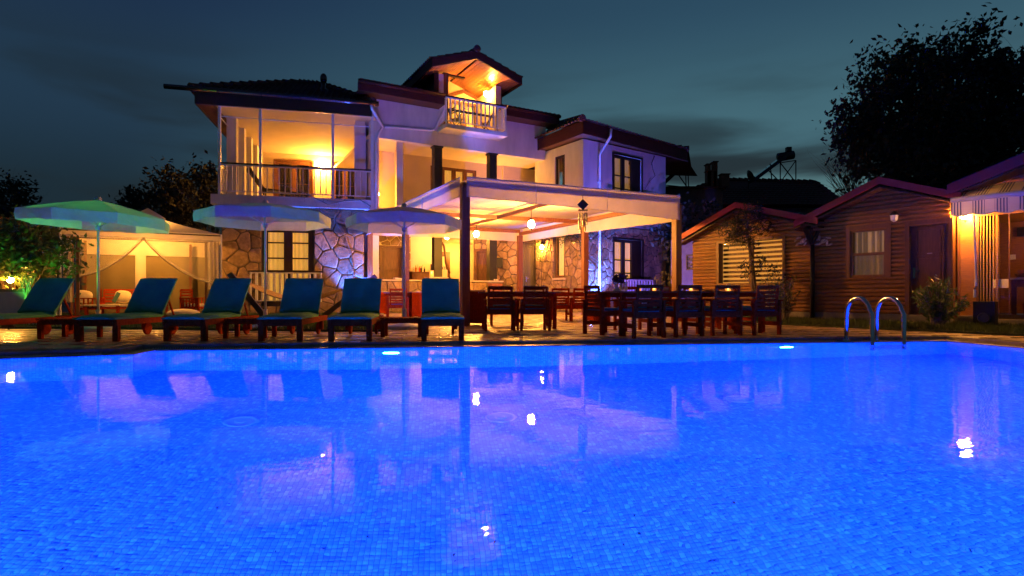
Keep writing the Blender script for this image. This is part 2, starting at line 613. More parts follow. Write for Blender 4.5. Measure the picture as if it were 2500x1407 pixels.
def mosaic_mat():
    m = bpy.data.materials.new('blue_glass_mosaic')
    m.use_nodes = True
    nt = m.node_tree
    N, L = nt.nodes.new, nt.links.new
    b = nt.nodes['Principled BSDF']
    tc = N('ShaderNodeTexCoord')
    sc = N('ShaderNodeVectorMath'); sc.operation = 'SCALE'; sc.inputs['Scale'].default_value = 1 / TILE
    L(tc.outputs['Object'], sc.inputs[0])
    fl = N('ShaderNodeVectorMath'); fl.operation = 'FLOOR'; L(sc.outputs[0], fl.inputs[0])
    fr = N('ShaderNodeVectorMath'); fr.operation = 'FRACTION'; L(sc.outputs[0], fr.inputs[0])
    wn = N('ShaderNodeTexWhiteNoise'); wn.noise_dimensions = '3D'; L(fl.outputs[0], wn.inputs['Vector'])
    # neighbouring cards of mosaic share a shade
    cl = N('ShaderNodeTexNoise'); cl.inputs['Scale'].default_value = .55; cl.inputs['Detail'].default_value = 2
    L(tc.outputs['Object'], cl.inputs['Vector'])
    rp = N('ShaderNodeValToRGB')
    rp.color_ramp.interpolation = 'CONSTANT'
    stops = [(0, (.25, .44, .66)), (.36, (.30, .53, .74)), (.64, (.38, .67, .84)), (.88, (.48, .84, .93))]
    while len(rp.color_ramp.elements) < 4:
        rp.color_ramp.elements.new(.5)
    for e, (p, c) in zip(rp.color_ramp.elements, stops):
        e.position = p; e.color = (*c, 1)
    L(wn.outputs['Value'], rp.inputs[0])
    # grout where the fraction is close to 0 or 1 on two of the axes
    ab = N('ShaderNodeVectorMath'); ab.operation = 'SUBTRACT'; ab.inputs[1].default_value = (.5, .5, .5)
    L(fr.outputs[0], ab.inputs[0])
    aa = N('ShaderNodeVectorMath'); aa.operation = 'ABSOLUTE'; L(ab.outputs[0], aa.inputs[0])
    sp = N('ShaderNodeSeparateXYZ'); L(aa.outputs[0], sp.inputs[0])
    mx1 = N('ShaderNodeMath'); mx1.operation = 'MAXIMUM'; L(sp.outputs[0], mx1.inputs[0]); L(sp.outputs[1], mx1.inputs[1])
    mx2 = N('ShaderNodeMath'); mx2.operation = 'MAXIMUM'; L(mx1.outputs[0], mx2.inputs[0]); L(sp.outputs[2], mx2.inputs[1])
    gt = N('ShaderNodeMath'); gt.operation = 'GREATER_THAN'; gt.inputs[1].default_value = .455
    L(mx2.outputs[0], gt.inputs[0])
    mix = N('ShaderNodeMix'); mix.data_type = 'RGBA'
    L(gt.outputs[0], mix.inputs['Factor'])
    L(rp.outputs[0], mix.inputs['A'])
    mix.inputs['B'].default_value = (.12, .20, .36, 1)
    L(mix.outputs['Result'], b.inputs['Base Color'])
    b.inputs['Roughness'].default_value = .35
    return m


M['mosaic'] = mosaic_mat()


def water_mat():
    m = bpy.data.materials.new('pool_water')
    m.use_nodes = True
    nt = m.node_tree
    nt.nodes.clear()
    N, L = nt.nodes.new, nt.links.new
    o = N('ShaderNodeOutputMaterial')
    g = N('ShaderNodeBsdfRefraction')
    g.inputs['IOR'].default_value = 1.333
    g.inputs['Roughness'].default_value = 0.0
    gl = N('ShaderNodeBsdfGlossy')
    gl.inputs['Roughness'].default_value = 0.0
    fr = N('ShaderNodeFresnel')
    fr.inputs['IOR'].default_value = 1.333
    fm_ = N('ShaderNodeMath'); fm_.operation = 'MULTIPLY'; fm_.inputs[1].default_value = .74
    L(fr.outputs[0], fm_.inputs[0])
    mx = N('ShaderNodeMixShader')
    L(fm_.outputs[0], mx.inputs[0]); L(g.outputs[0], mx.inputs[1]); L(gl.outputs[0], mx.inputs[2])
    tc = N('ShaderNodeTexCoord')
    mp = N('ShaderNodeMapping'); mp.inputs['Scale'].default_value = (1.0, 1.6, 1)
    L(tc.outputs['Object'], mp.inputs[0])
    n1 = N('ShaderNodeTexNoise'); n1.inputs['Scale'].default_value = 3.2; n1.inputs['Detail'].default_value = 3
    L(mp.outputs[0], n1.inputs['Vector'])
    # the water is livelier on the right-hand side, near the ladder
    sx = N('ShaderNodeSeparateXYZ'); L(tc.outputs['Object'], sx.inputs[0])
    mr = N('ShaderNodeMapRange'); mr.interpolation_type = 'SMOOTHSTEP'
    mr.inputs['From Min'].default_value = -9; mr.inputs['From Max'].default_value = -1
    mr.inputs['To Min'].default_value = .012; mr.inputs['To Max'].default_value = .045
    L(sx.outputs[0], mr.inputs['Value'])
    bp = N('ShaderNodeBump'); bp.inputs['Distance'].default_value = .12
    L(mr.outputs[0], bp.inputs['Strength'])
    L(n1.outputs[0], bp.inputs['Height'])
    for n_ in (g, gl, fr):
        L(bp.outputs[0], n_.inputs['Normal'])
    L(mx.outputs[0], o.inputs['Surface'])
    return m


M['water'] = water_mat()

# ------------------------------------------------------------------ setting: pool, deck, lawns
TH = math.radians(7.34)
WZ = -0.07
FZ = (math.floor((WZ - 2.2) / TILE) + .5) * TILE
H = TILE / 2
PO = Vector((7.46, 9.85, 0))
XH, YH = Vector((math.cos(TH), math.sin(TH), 0)), Vector((-math.sin(TH), math.cos(TH), 0))


def pl2w(x, y, z=0.0):
    return PO + XH * x + YH * y + Z * z


def w2pl(p):
    d = Vector((p[0], p[1], 0)) - PO
    return d.dot(XH), d.dot(YH)


JX = (math.floor(-12.67 / TILE) + .5) * TILE
JY = -0.585
LS = .246
pool_poly = [(H, H), (JX, H), (JX, JY), (-17.0, JY - LS * (17.0 + JX)), (-17.0, -8.3), (H, -8.3)]
pool = thing('swimming_pool', 'large pool tiled in pale blue glass mosaic, lit blue under water', None, PO, TH, local=True)
pool['kind'] = 'structure'
del pool['label']
mb = MB()
mb.poly([(x, y, FZ) for x, y in reversed(pool_poly)])
pool_floor = mb.build('pool_floor', M['mosaic'], pool)
mb = MB()
for (a, b), (c, d) in zip(pool_poly, pool_poly[1:] + pool_poly[:1]):
    if abs(a - JX) < .01 and abs(c + 17) < .01:
        continue
    mb.poly([(a, b, FZ), (c, d, FZ), (c, d, -.056), (a, b, -.056)])
pool_wall = mb.build('pool_wall', M['mosaic'], pool)
# the slanting left wall keeps its own axes so that the mosaic runs along it
ln_ = math.hypot(17 + JX, LS * (17 + JX))
mb = MB()
mb.poly([(0, H, FZ), (-ln_, H, FZ), (-ln_, H, -.056), (0, H, -.056)])
o = mb.build('pool_wall', M['mosaic'], pool)
o.location = (JX, JY - H, 0)
o.rotation_euler = (0, 0, math.atan(LS))
mb = MB()
mb.poly([(x, y, WZ) for x, y in reversed(pool_poly)])
water = mb.build('pool_water', M['water'], pool)
for f in water.data.polygons:
    if f.normal.z < 0:
        water.data.flip_normals()
        break
# single glass mosaic tiles where they are large enough to be told apart
cells = []
x0, x1 = int(-15 / TILE), 0
for ix in range(x0, x1):
    xx = (ix + .5) * TILE
    for iy in range(int(-8.2 / TILE), int(-2.6 / TILE)):
        w = pl2w(xx, (iy + .5) * TILE)
        if 3.35 < w.y < 5.1 and abs(w.x) < .93 * w.y:
            cells.append((w.length, xx, (iy + .5) * TILE))
cells.sort()
tile_obj_mat = M['mosaic'].copy()
tile_obj_mat.name = 'blue_glass_tile'
_nt = tile_obj_mat.node_tree
_info = _nt.nodes.new('ShaderNodeObjectInfo')
for n_ in _nt.nodes:
    if n_.type == 'VALTORGB':
        _nt.links.new(_info.outputs['Random'], n_.inputs[0])
        for l_ in list(_nt.nodes['Principled BSDF'].inputs['Base Color'].links):
            _nt.links.remove(l_)
        _nt.links.new(n_.outputs[0], _nt.nodes['Principled BSDF'].inputs['Base Color'])
a, b = TILE * .465, TILE * .43
TQ = [(-a, -a, .0005), (a, -a, .0005), (a, a, .0005), (-a, a, .0005), (-b, -b, .004), (b, -b, .004), (b, b, .004), (-b, b, .004)]
TF = [(4, 5, 6, 7), (0, 1, 5, 4), (1, 2, 6, 5), (2, 3, 7, 6), (3, 0, 4, 7)]
tile_me = bpy.data.meshes.new('tile')
tile_me.from_pydata(TQ, [], TF)
tile_me.materials.append(tile_obj_mat)
for _, x, y in cells[:300]:
    o = link('tile', tile_me, pool_floor)
    o.location = (x, y, FZ)
cc = np.array([(x, y, FZ) for _, x, y in cells[300:]])
tv = (cc[:, None, :] + np.array(TQ)[None]).reshape(-1, 3)
tf = (np.arange(len(cc))[:, None, None] * 8 + np.array(TF)[None]).reshape(-1, 4)


def mesh_np(name, verts, faces, m, parent=None, smooth=False):
    me = bpy.data.meshes.new(name)
    k = faces.shape[1]
    me.vertices.add(len(verts))
    me.vertices.foreach_set('co', np.asarray(verts, dtype=np.float32).ravel())
    me.loops.add(faces.size)
    me.loops.foreach_set('vertex_index', faces.astype(np.int32).ravel())
    me.polygons.add(len(faces))
    me.polygons.foreach_set('loop_start', np.arange(0, faces.size, k, dtype=np.int32))
    me.update(calc_edges=True)
    me.materials.append(m)
    return link(name, me, parent)


mesh_np('tile_field', tv, tf, M['mosaic'], pool_floor)['kind'] = 'stuff'

# drains in the pool floor
def refract_floor(px, py):
    k = py - HZ
    D = (CAMZ - WZ) * F / k
    az = math.sqrt(1 + ((px - CX) / F) ** 2)
    tn = (CAMZ - WZ) / (D * az)
    hz = math.cos(math.atan(tn)) / 1.333
    sl = math.sqrt(1 - hz * hz) / hz
    Y = D + (WZ - FZ) / sl / az
    return Vector(((px - CX) / F * Y, Y, FZ))


for px, py in ((588, 1030), (1222, 1019), (1805, 975)):
    x, y = w2pl(refract_floor(px, py))
    mb = MB()
    mb.lathe([(.001, .022), (.05, .024), (.06, .012), (.13, .012), (.15, .026), (.17, .006)], (x, y, FZ), 20)
    mb.build('drain_cover', M['plastic_white'], pool)

# fallen bits of leaf on the pool floor
mb = MB()
for i in range(70):
    px, py = rng.uniform(60, 2440), rng.uniform(1120, 1400)
    x, y = w2pl(refract_floor(px, py))
    a, s = rng.uniform(0, 3.1), rng.uniform(.006, .017)
    ca, sa = math.cos(a) * s, math.sin(a) * s
    mb.poly([(x - ca, y - sa, FZ + .006), (x + sa * .5, y - ca * .5, FZ + .010), (x + ca, y + sa, FZ + .007), (x - sa * .5, y + ca * .5, FZ + .006)])
mb.build('leaf_debris', M['bark'], pool)['kind'] = 'stuff'

# coping stones, overflow channel, grate, deck edge
segs = [((0, 0), (JX, 0)), ((JX, 0), (JX, JY)), ((JX, JY), (-16.5, JY - LS * (16.5 + JX))), ((0, -8.2), (0, 0))]
for (a, b) in segs:
    A, B = Vector(a), Vector(b)
    L_ = (B - A).length
    d = (B - A) / L_
    n = Vector((d.y, -d.x))
    if abs(d.x) > .5:
        n = Vector((-d.y, d.x)) if d.x > 0 else Vector((d.y, -d.x))
    else:
        n = Vector((-1, 0)) if a[0] < -1 else Vector((1, 0))
    k = max(1, round(L_ / 1.25))
    ext0 = 0.0
    for i in range(k):
        s0, s1 = L_ * i / k + .004, L_ * (i + 1) / k - .004
        if a == (0, 0) and i == 0:
            s0 = -.2
        if a == (JX, 0):
            s0, s1 = -.0, L_ + .2 - .2
        p = [A + d * s0 + n * .004, A + d * s1 + n * .004, A + d * s1 + n * .2, A + d * s0 + n * .2]
        mb = MB()
        mb.prism([(q.x, q.y, -.10) for q in p], (0, 0, .045 + rng.uniform(-.002, .002)))
        mb.build('coping_stone', M['coping'], pool)
# corner pieces
mb = MB(); mb.prism([(JX - .2, .004, -.10), (JX - .004, .004, -.10), (JX - .004, .2, -.10), (JX - .2, .2, -.10)], (0, 0, .045)); mb.build('coping_stone', M['coping'], pool)
mb = MB()
mb.poly([(.33, .2, -.13), (.33, .34, -.13), (JX - .34, .34, -.13), (JX - .34, .2, -.13)])
mb.poly([(.2, .34, -.131), (.34, .34, -.131), (.34, -8.3, -.131), (.2, -8.3, -.131)])
mb.poly([(JX - .2, .34, -.132), (JX - .34, .34, -.132), (JX - .34, -.45, -.132), (JX - .2, -.45, -.132)])
mb.poly([(JX - .2, JY + .1, -.133), (-17, JY - LS * (17 + JX) + .1, -.133), (-17, JY - LS * (17 + JX) + .4, -.133), (JX - .2, JY + .4, -.133)])
mb.build('overflow_channel', M['gutter_dark'], pool)
mb = MB()
x = JX - .15
while x < -1.9:
    mb.box((x, .262, -.058), (.013, .112, .014), rz=.35)
    x += .034
for i in range(75):
    s = .5 + i * .034
    x = JX - s
    mb.box((x, JY - LS * s + .262, -.058), (.013, .112, .014), rz=.2)
g_ = mb.build('overflow_grate', M['grate'], pool)
g_['kind'] = 'stuff'

deck = thing('deck', '', None, PO, TH, local=True)
deck['kind'] = 'structure'
OL = lambda x: JY - LS * (-x + JX) + .32     # deck edge beside the slanting left wall
edge = [(.34, -8.4), (.34, .34), (JX - .34, .34), (JX - .34, -.30), (-30, OL(-30))]
mb = MB()
for (a, b), (c, d) in zip(edge, edge[1:]):
    mb.bar((a, b, -.075), (c, d, -.075), .03, .145)
mb.build('deck_edge', M['coping'], deck)
mb = MB()
mb.poly([(-30, OL(-30), -.014), (JX - .34, -.30, -.014), (JX - .34, .34, -.014), (.34, .34, -.014), (.34, -14, -.014), (24, -14, -.014), (24, 32, -.014), (-30, 32, -.014)])
mb.build('deck_bed', M['joint'], deck)
pv = []
S = .62
for ix in range(-40, 30):
    for iy in range(-14, 34):
        x, y = .36 + S * ix + S / 2, .36 + S * iy + S / 2
        x += 0 if iy % 2 else .31
        inside = (x < .36 + S / 2 and x > JX - .36 - S / 2 and y < .36 + .3) or (x <= JX - .36 and y < OL(x) + .36)
        if y < .3 and JX - .4 < x < .36 + S / 2:
            inside = True
        if inside:
            continue
        w = pl2w(x, y)
        if w.y < 7 or abs(w.x) > w.y * 1.0 + 1 or w.y > 24:
            continue
        pv.append((w.length, x, y))
pv.sort()
h = S / 2 - .006
PQ = [(-h, -h, -.03), (h, -h, -.03), (h, h, -.03), (-h, h, -.03), (-h, -h, -.004), (h, -h, -.004), (h, h, -.004), (-h, h, -.004),
      (-h + .005, -h + .005, 0), (h - .005, -h + .005, 0), (h - .005, h - .005, 0), (-h + .005, h - .005, 0)]
PF = [(0, 1, 5, 4), (1, 2, 6, 5), (2, 3, 7, 6), (3, 0, 4, 7), (4, 5, 9, 8), (5, 6, 10, 9), (6, 7, 11, 10), (7, 4, 8, 11), (8, 9, 10, 11)]
paver_me = bpy.data.meshes.new('paver')
paver_me.from_pydata(PQ, [], PF)
paver_me.materials.append(M['deck'])
for _, x, y in pv[:300]:
    o = link('paver', paver_me, deck)
    o.location = (x, y, rng.uniform(-.003, .002))
cc = np.array([(x, y, 0) for _, x, y in pv[300:]])
mesh_np('paver_field', (cc[:, None, :] + np.array(PQ)[None]).reshape(-1, 3), (np.arange(len(cc))[:, None, None] * 12 + np.array(PF)[None]).reshape(-1, 4), M['deck'], deck)['kind'] = 'stuff'

# the earth beyond the terrace, with a hole for the pool
mb = MB()
for q in ([(-400, -400), (400, -400), (400, -14), (-400, -14)], [(-400, 45), (400, 45), (400, 900), (-400, 900)], [(-400, -14), (-24, -14), (-24, 45), (-400, 45)], [(24, -14), (400, -14), (400, 45), (24, 45)], [(-24, 12.5), (24, 12.5), (24, 45), (-24, 45)]):
    mb.poly([(x, y, -.3) for x, y in q])
ground = mb.build('ground', M['earth'])
ground['kind'] = 'structure'


def lawn(name, poly, nblades, hmin, hmax, y_bias):
    mb = MB()
    mb.prism([(p.x, p.y, -.01) for p in poly], (0, 0, .05))
    base = mb.build(name, M['lawnsoil'])
    base['kind'] = 'structure'
    xs = [p.x for p in poly]
    ys = [p.y for p in poly]

    def inside(x, y):
        r = False
        for i in range(len(poly)):
            a, b = poly[i], poly[i - 1]
            if (a.y > y) != (b.y > y) and x < (b.x - a.x) * (y - a.y) / (b.y - a.y) + a.x:
                r = not r
        return r
    pts = []
    while len(pts) < nblades:
        y = min(ys) + (max(ys) - min(ys)) * rng.random() ** y_bias
        x = rng.uniform(min(xs), max(xs))
        if inside(x, y) and abs(x) < y * 1.05:
            pts.append((x, y, .035))
    c = np.array(pts)
    n = len(c)
    ang = nrg.uniform(0, 6.28, n)
    hh = nrg.uniform(hmin, hmax, n)
    w = nrg.uniform(.005, .011, n)
    dx = np.stack([np.cos(ang) * w, np.sin(ang) * w, 0 * w], 1)
    tip = np.stack([nrg.normal(0, .025, n), nrg.normal(0, .025, n), hh], 1)
    v = np.stack([c - dx, c + dx, c + tip], 1).reshape(-1, 3)
    f = np.arange(n * 3).reshape(-1, 3)
    o = mesh_np(name.replace('lawn', 'grass'), v, f, M['grass'])
    o['kind'] = 'stuff'
    tag(o, None, None)


lawn('lawn', [G(-500, 12.6), G(300, 12.25), G(700, 11.55), G(935, 11.35), G(925, 21.3), G(-500, 21)], 36000, .04, .11, 1.6)
lawn('lawn', [G(1885, 14.1), G(2085, 12.45), G(2300, 11.15), G(2700, 9.35), G(2800, 12.0), G(2340, 12.9), G(2215, 13.55), G(1985, 15.2), G(1760, 17.3)], 16000, .05, .16, 1.0)


# ------------------------------------------------------------------ generators used by the buildings
def clip_poly(poly, a, b, c):
    out = []
    n = len(poly)
    for i in range(n):
        p, q = poly[i], poly[(i + 1) % n]
        dp, dq = a * p[0] + b * p[1] - c, a * q[0] + b * q[1] - c
        if dp <= 0:
            out.append(p)
        if (dp < 0 < dq) or (dq < 0 < dp):
            t = dp / (dp - dq)
            out.append((p[0] + (q[0] - p[0]) * t, p[1] + (q[1] - p[1]) * t))
    return out


def area(p):
    return abs(sum(p[i][0] * p[i - 1][1] - p[i - 1][0] * p[i][1] for i in range(len(p)))) / 2


def strips(s0, s1, z0, z1, holes):
    out, cur = [], s0
    for h in sorted(holes):
        if h[0] > cur:
            out.append((cur, h[0], z0, z1))
        if h[3] < z1:
            out.append((h[0], h[1], h[3], z1))
        if h[2] > z0:
            out.append((h[0], h[1], z0, h[2]))
        cur = max(cur, h[1])
    if cur < s1:
        out.append((cur, s1, z0, z1))
    return out


def stones(W, parent, s0, s1, z0, z1, holes, size, o=0.0, hgt=.045, gap=.015):
    r = random.Random(int(s1 * 100 + z1 * 10))
    w, hh = s1 - s0, z1 - z0
    nx, ny = max(1, round(w / size)), max(1, round(hh / size))
    seeds = []
    for i in range(nx):
        for j in range(ny):
            seeds.append((s0 + (i + .5 + r.uniform(-.47, .47) + (.25 if j % 2 else -.25)) * w / nx, z0 + (j + .5 + r.uniform(-.47, .47)) * hh / ny))
    areas = strips(s0, s1, z0, z1, holes)
    for i, p in enumerate(seeds):
        cell = [(s0 - size, z0), (s1 + size, z0), (s1 + size, z1), (s0 - size, z1)]
        for j, q in enumerate(seeds):
            if i == j:
                continue
            dx, dz = q[0] - p[0], q[1] - p[1]
            d = math.hypot(dx, dz)
            if d > size * 4:
                continue
            ux, uz = dx / d, dz / d
            cell = clip_poly(cell, ux, uz, ux * (p[0] + q[0]) / 2 + uz * (p[1] + q[1]) / 2 - gap)
            if len(cell) < 3:
                break
        if len(cell) < 3:
            continue
        for (a, b, c, d) in areas:
            k = cell
            for cl in ((-1, 0, -a - .008), (1, 0, b - .008), (0, -1, -c - .008), (0, 1, d - .008)):
                k = clip_poly(k, *cl) if len(k) > 2 else k
            if len(k) < 3 or area(k) < .012:
                continue
            # round the corners a little, bulge the face
            cx = sum(q[0] for q in k) / len(k)
            cz = sum(q[1] for q in k) / len(k)
            ring = []
            for m_ in range(len(k)):
                p0, p1, p2 = k[m_ - 1], k[m_], k[(m_ + 1) % len(k)]
                ring.append((p1[0] + (p0[0] - p1[0]) * .11, p1[1] + (p0[1] - p1[1]) * .11))
                ring.append((p1[0] + (p2[0] - p1[0]) * .11, p1[1] + (p2[1] - p1[1]) * .11))
            n = len(ring)
            h1 = hgt * r.uniform(.7, 1.3)
            vv = [W.p(q[0], q[1], o) for q in ring]
            vv += [W.p(cx + (q[0] - cx) * .975, cz + (q[1] - cz) * .975, o + h1 * .75) for q in ring]
            vv += [W.p(cx + (q[0] - cx) * .86, cz + (q[1] - cz) * .86, o + h1) for q in ring]
            fs = [(t, (t + 1) % n, n + (t + 1) % n, n + t) for t in range(n)] + [(n + t, n + (t + 1) % n, 2 * n + (t + 1) % n, 2 * n + t) for t in range(n)] + [tuple(range(2 * n, 3 * n))]
            mb = MB()
            mb.add(vv, fs)
            mb.build('stone', M['stone'], parent)


def planks(W, parent, rows, holes, span, o=0.0, m=None, name='plank', joints=()):
    """Lap siding: rows = [(z0, z1)], span(z) -> (s0, s1)."""
    for z0, z1 in rows:
        zc = (z0 + z1) / 2
        a, b = span(zc)
        if b - a < .1:
            continue
        cuts = [(a, b)]
        for h in holes:
            if h[2] < zc < h[3]:
                nc = []
                for c in cuts:
                    if h[1] <= c[0] or h[0] >= c[1]:
                        nc.append(c)
                    else:
                        if h[0] > c[0] + .03:
                            nc.append((c[0], h[0]))
                        if h[1] < c[1] - .03:
                            nc.append((h[1], c[1]))
                cuts = nc
        for a, b in cuts:
            mb = MB()
            hh = z1 - z0
            pf = [(.07, 0), (.10, .030), (.30, .046), (.60, .048), (.86, .034), (.93, 0)]
            mb.sheet([[W.p(s_, z0 + hh * f, o + oo) for s_ in (a, b)] for f, oo in pf])
            mb.poly([W.p(a, z0 + hh * f, o + oo) for f, oo in pf])
            mb.poly([W.p(b, z0 + hh * f, o + oo) for f, oo in pf])
            mb.build(name, m or M['log'], parent)


def tile_plane(parent, poly, e0, e1, cw=.22, cl=.36, rise=.045):
    """Pantiles over a flat roof polygon; e0-e1 is the eave line, tiles run up from it."""
    e0, e1 = Vector(e0), Vector(e1)
    poly = [Vector(p) for p in poly]
    u = (e1 - e0).normalized()
    nrm = (poly[1] - poly[0]).cross(poly[2] - poly[0]).normalized()
    if nrm.z < 0:
        nrm = -nrm
    up = nrm.cross(u).normalized()
    if up.z < 0:
        up = -up
    p2 = [((p - e0).dot(u), (p - e0).dot(up)) for p in poly]
    a0, a1 = min(p[0] for p in p2), max(p[0] for p in p2)
    mb = MB()
    n = int((a1 - a0) / cw)
    for i in range(n):
        c = a0 + (i + .5) * (a1 - a0) / n
        cr = []
        for j in range(len(p2)):
            p, q = p2[j], p2[(j + 1) % len(p2)]
            if (p[0] - c) * (q[0] - c) < 0:
                cr.append(p[1] + (q[1] - p[1]) * (c - p[0]) / (q[0] - p[0]))
        if len(cr) < 2:
            continue
        lo, hi = min(cr) - .05, max(cr)
        b = lo
        while b < hi:
            t = min(b + cl, hi + .05)
            w = cw * .5
            z0, z1 = rise * .85 + .03, rise * .3 + .015
            pts = []
            for (bb, zz) in ((b, z0), (t, z1)):
                for (cx, zf) in ((-w, 0), (-w * .55, .8), (0, 1), (w * .55, .8), (w, 0)):
                    pts.append(e0 + u * (c + cx) + up * bb + nrm * (zz * zf + .004 + (.012 if bb == b else 0)))
            mb.add(pts, [(k, k + 1, k + 6, k + 5) for k in range(4)] + [(0, 4, 3, 2, 1)])
            b += cl
    o = mb.build('roof_tiles', M['rooftile'], parent)
    o['kind'] = 'stuff'
    return o


def railing(parent, p0, p1, h, n, ext=.0, cap=True, low=.14, mat_='whitepaint', w=.03, posts=True):
    p0, p1 = Vector(p0), Vector(p1)
    mb = MB()
    d = (p1 - p0).normalized()
    mb.bar(p0 + Z * (h - .07), p1 + Z * (h - .07), .035, .05)
    mb.bar(p0 + Z * low, p1 + Z * low, .03, .035)
    if posts:
        mb.bar(p0, p0 + Z * (h - .045), .05)
        mb.bar(p1, p1 + Z * (h - .045), .05)
    r = mb.build('railing', M[mat_], parent)
    if cap:
        mb = MB()
        mb.bar(p0 - d * ext + Z * (h - .02), p1 + d * ext + Z * (h - .02), .08, .05)
        mb.build('handrail', M['railcap'], r)
    me = None
    for i in range(1, n + 1):
        p = p0 + (p1 - p0) * i / (n + 1)
        if me is None:
            mb = MB()
            q = p0 + (p1 - p0) * 1 / (n + 1)
            mb.bar(q + Z * (low + .017), q + Z * (h - .095), w)
            o = mb.build('baluster', M[mat_], r)
            me, first = o.data, q
        else:
            o = link('baluster', me, r)
            o.location = p - first
    return r


def window(W, parent, s0, s1, z0, z1, cols, zrows, frame='darkwood', rec=.10, lit='curtain', fr=.07, mull=.05, casing=.0, name='window', gap=0.0, bars=.03, wide=None):
    """Frame, glass panes and a curtain behind them. zrows: fractions of the height where bars sit."""
    mb = MB()
    o1, o0 = -rec + .07, -rec
    mb.wbox(W, s0, s0 + fr, z0, z1, o0, o1)
    mb.wbox(W, s1 - fr, s1, z0, z1, o0, o1)
    mb.wbox(W, s0 + fr, s1 - fr, z1 - fr, z1, o0, o1 - .002)
    mb.wbox(W, s0 + fr, s1 - fr, z0, z0 + fr, o0, o1 - .002)
    if casing:
        mb.wbox(W, s0 - casing, s0, z0, z1 + casing, .0, .05)
        mb.wbox(W, s1, s1 + casing, z0, z1 + casing, .0, .05)
        mb.wbox(W, s0, s1, z1, z1 + casing, .0, .048)
    a, b = s0 + fr, s1 - fr
    cs = []
    ww = (b - a - mull * (cols - 1)) / cols
    for i in range(cols):
        cs.append((a + i * (ww + mull), a + i * (ww + mull) + ww))
        if i:
            mb.wbox(W, a + i * (ww + mull) - mull, a + i * (ww + mull), z0 + fr, z1 - fr, o0, o1 + .004)
    zz = [z0 + fr] + [z0 + (z1 - z0) * f for f in zrows] + [z1 - fr]
    for c in cs:
        for z in zz[1:-1]:
            mb.wbox(W, c[0], c[1], z - bars / 2, z + bars / 2, o0 + .01, o1 - .01)
    wo = mb.build(name, M[frame], parent)
    for c in cs:
        for k in range(len(zz) - 1):
            mb = MB()
            lo = zz[k] + (bars / 2 if k else 0)
            hi = zz[k + 1] - (bars / 2 if k < len(zz) - 2 else 0)
            mb.wbox(W, c[0], c[1], lo, hi, o0 + .025, o0 + .033)
            mb.build('pane', M['pane'], wo)
    mb = MB()
    g = []
    n = max(10, int((b - a) / .04))
    for row in range(2):
        g.append([])
        for i in range(n + 1):
            s = a - .03 + (b - a + .06) * i / n
            g[-1].append(W.p(s, z0 if row == 0 else z1, o0 - .10 + .03 * math.sin(s * 42) + .015 * math.sin(s * 17)))
    mb.sheet(g)
    if lit:
        mb.build('curtain', M[lit], wo)
    mb = MB()
    mb.wbox(W, s0 - .1, s1 + .1, z0 - .1, z1 + .1, o0 - .42, o0 - .40)
    mb.build('room_backing', M['room_dark'], wo)
    return wo


def door(W, parent, s0, s1, z0, z1, npan=3, mat_='brownwood', frame='brownwood', rec=.06, handle_left=True, name='door'):
    mb = MB()
    mb.wbox(W, s0 - .09, s0, z0, z1 + .09, -.02, .05)
    mb.wbox(W, s1, s1 + .09, z0, z1 + .09, -.02, .05)
    mb.wbox(W, s0, s1, z1, z1 + .09, -.02, .048)
    mb.wbox(W, s0, s1, z0, z1, -rec - .05, -rec)
    d = mb.build(name, M[mat_], parent)
    hgt = (z1 - z0 - .12) / npan
    for i in range(npan):
        a, b = z0 + .08 + i * hgt, z0 + .08 + (i + 1) * hgt - .1
        mb = MB()
        w0, w1 = s0 + .13, s1 - .13
        for (p, q, r, t) in ((w0 - .035, w1 + .035, a - .035, a), (w0 - .035, w1 + .035, b, b + .035), (w0 - .035, w0, a, b), (w1, w1 + .035, a, b)):
            mb.wbox(W, p, q, r, t, -rec, -rec + .028)
        mb.wbox(W, w0 + .03, w1 - .03, a + .03, b - .03, -rec, -rec + .012)
        mb.build('panel', M[mat_], d)
    mb = MB()
    hs = s0 + .07 if handle_left else s1 - .07
    zc = z0 + (z1 - z0) * .46
    mb.wbox(W, hs - .022, hs + .022, zc - .12, zc + .12, -rec, -rec + .012)
    mb.bar(W.p(hs, zc + .04, -rec + .05), W.p(hs + (.13 if handle_left else -.13), zc + .04, -rec + .05), .02)
    mb.bar(W.p(hs, zc + .04, -rec), W.p(hs, zc + .04, -rec + .055), .02)
    mb.build('handle', M['steel'], d)
    return d


def bulb(parent, c, r, watts, col=BULBCOL, name='bulb', sc=(1, 1, 1)):
    mb = MB()
    mb.sphere(c, r, 12, 8, sc)
    return mb.build(name, bulb_mat(name + '_glow', col, bulb_strength(watts, r)), parent)


def leaf_cards(centers, size, tilt=1.0, asp=.5):
    """Rhombus leaves with random orientation round the given centres."""
    c = np.asarray(centers)
    n = len(c)
    d = nrg.normal(0, 1, (n, 3))
    d[:, 2] *= tilt
    d /= np.linalg.norm(d, axis=1)[:, None]
    e = nrg.normal(0, 1, (n, 3))
    e -= d * (e * d).sum(1)[:, None]
    e /= np.linalg.norm(e, axis=1)[:, None]
    L_ = (size * nrg.uniform(.6, 1.3, n))[:, None]
    f = np.cross(d, e)
    v = np.stack([c - d * L_ / 2, c + e * L_ * asp / 2 + f * L_ * .08, c + d * L_ / 2, c - e * L_ * asp / 2 + f * L_ * .08], 1).reshape(-1, 3)
    return v, np.arange(n * 4).reshape(-1, 4)


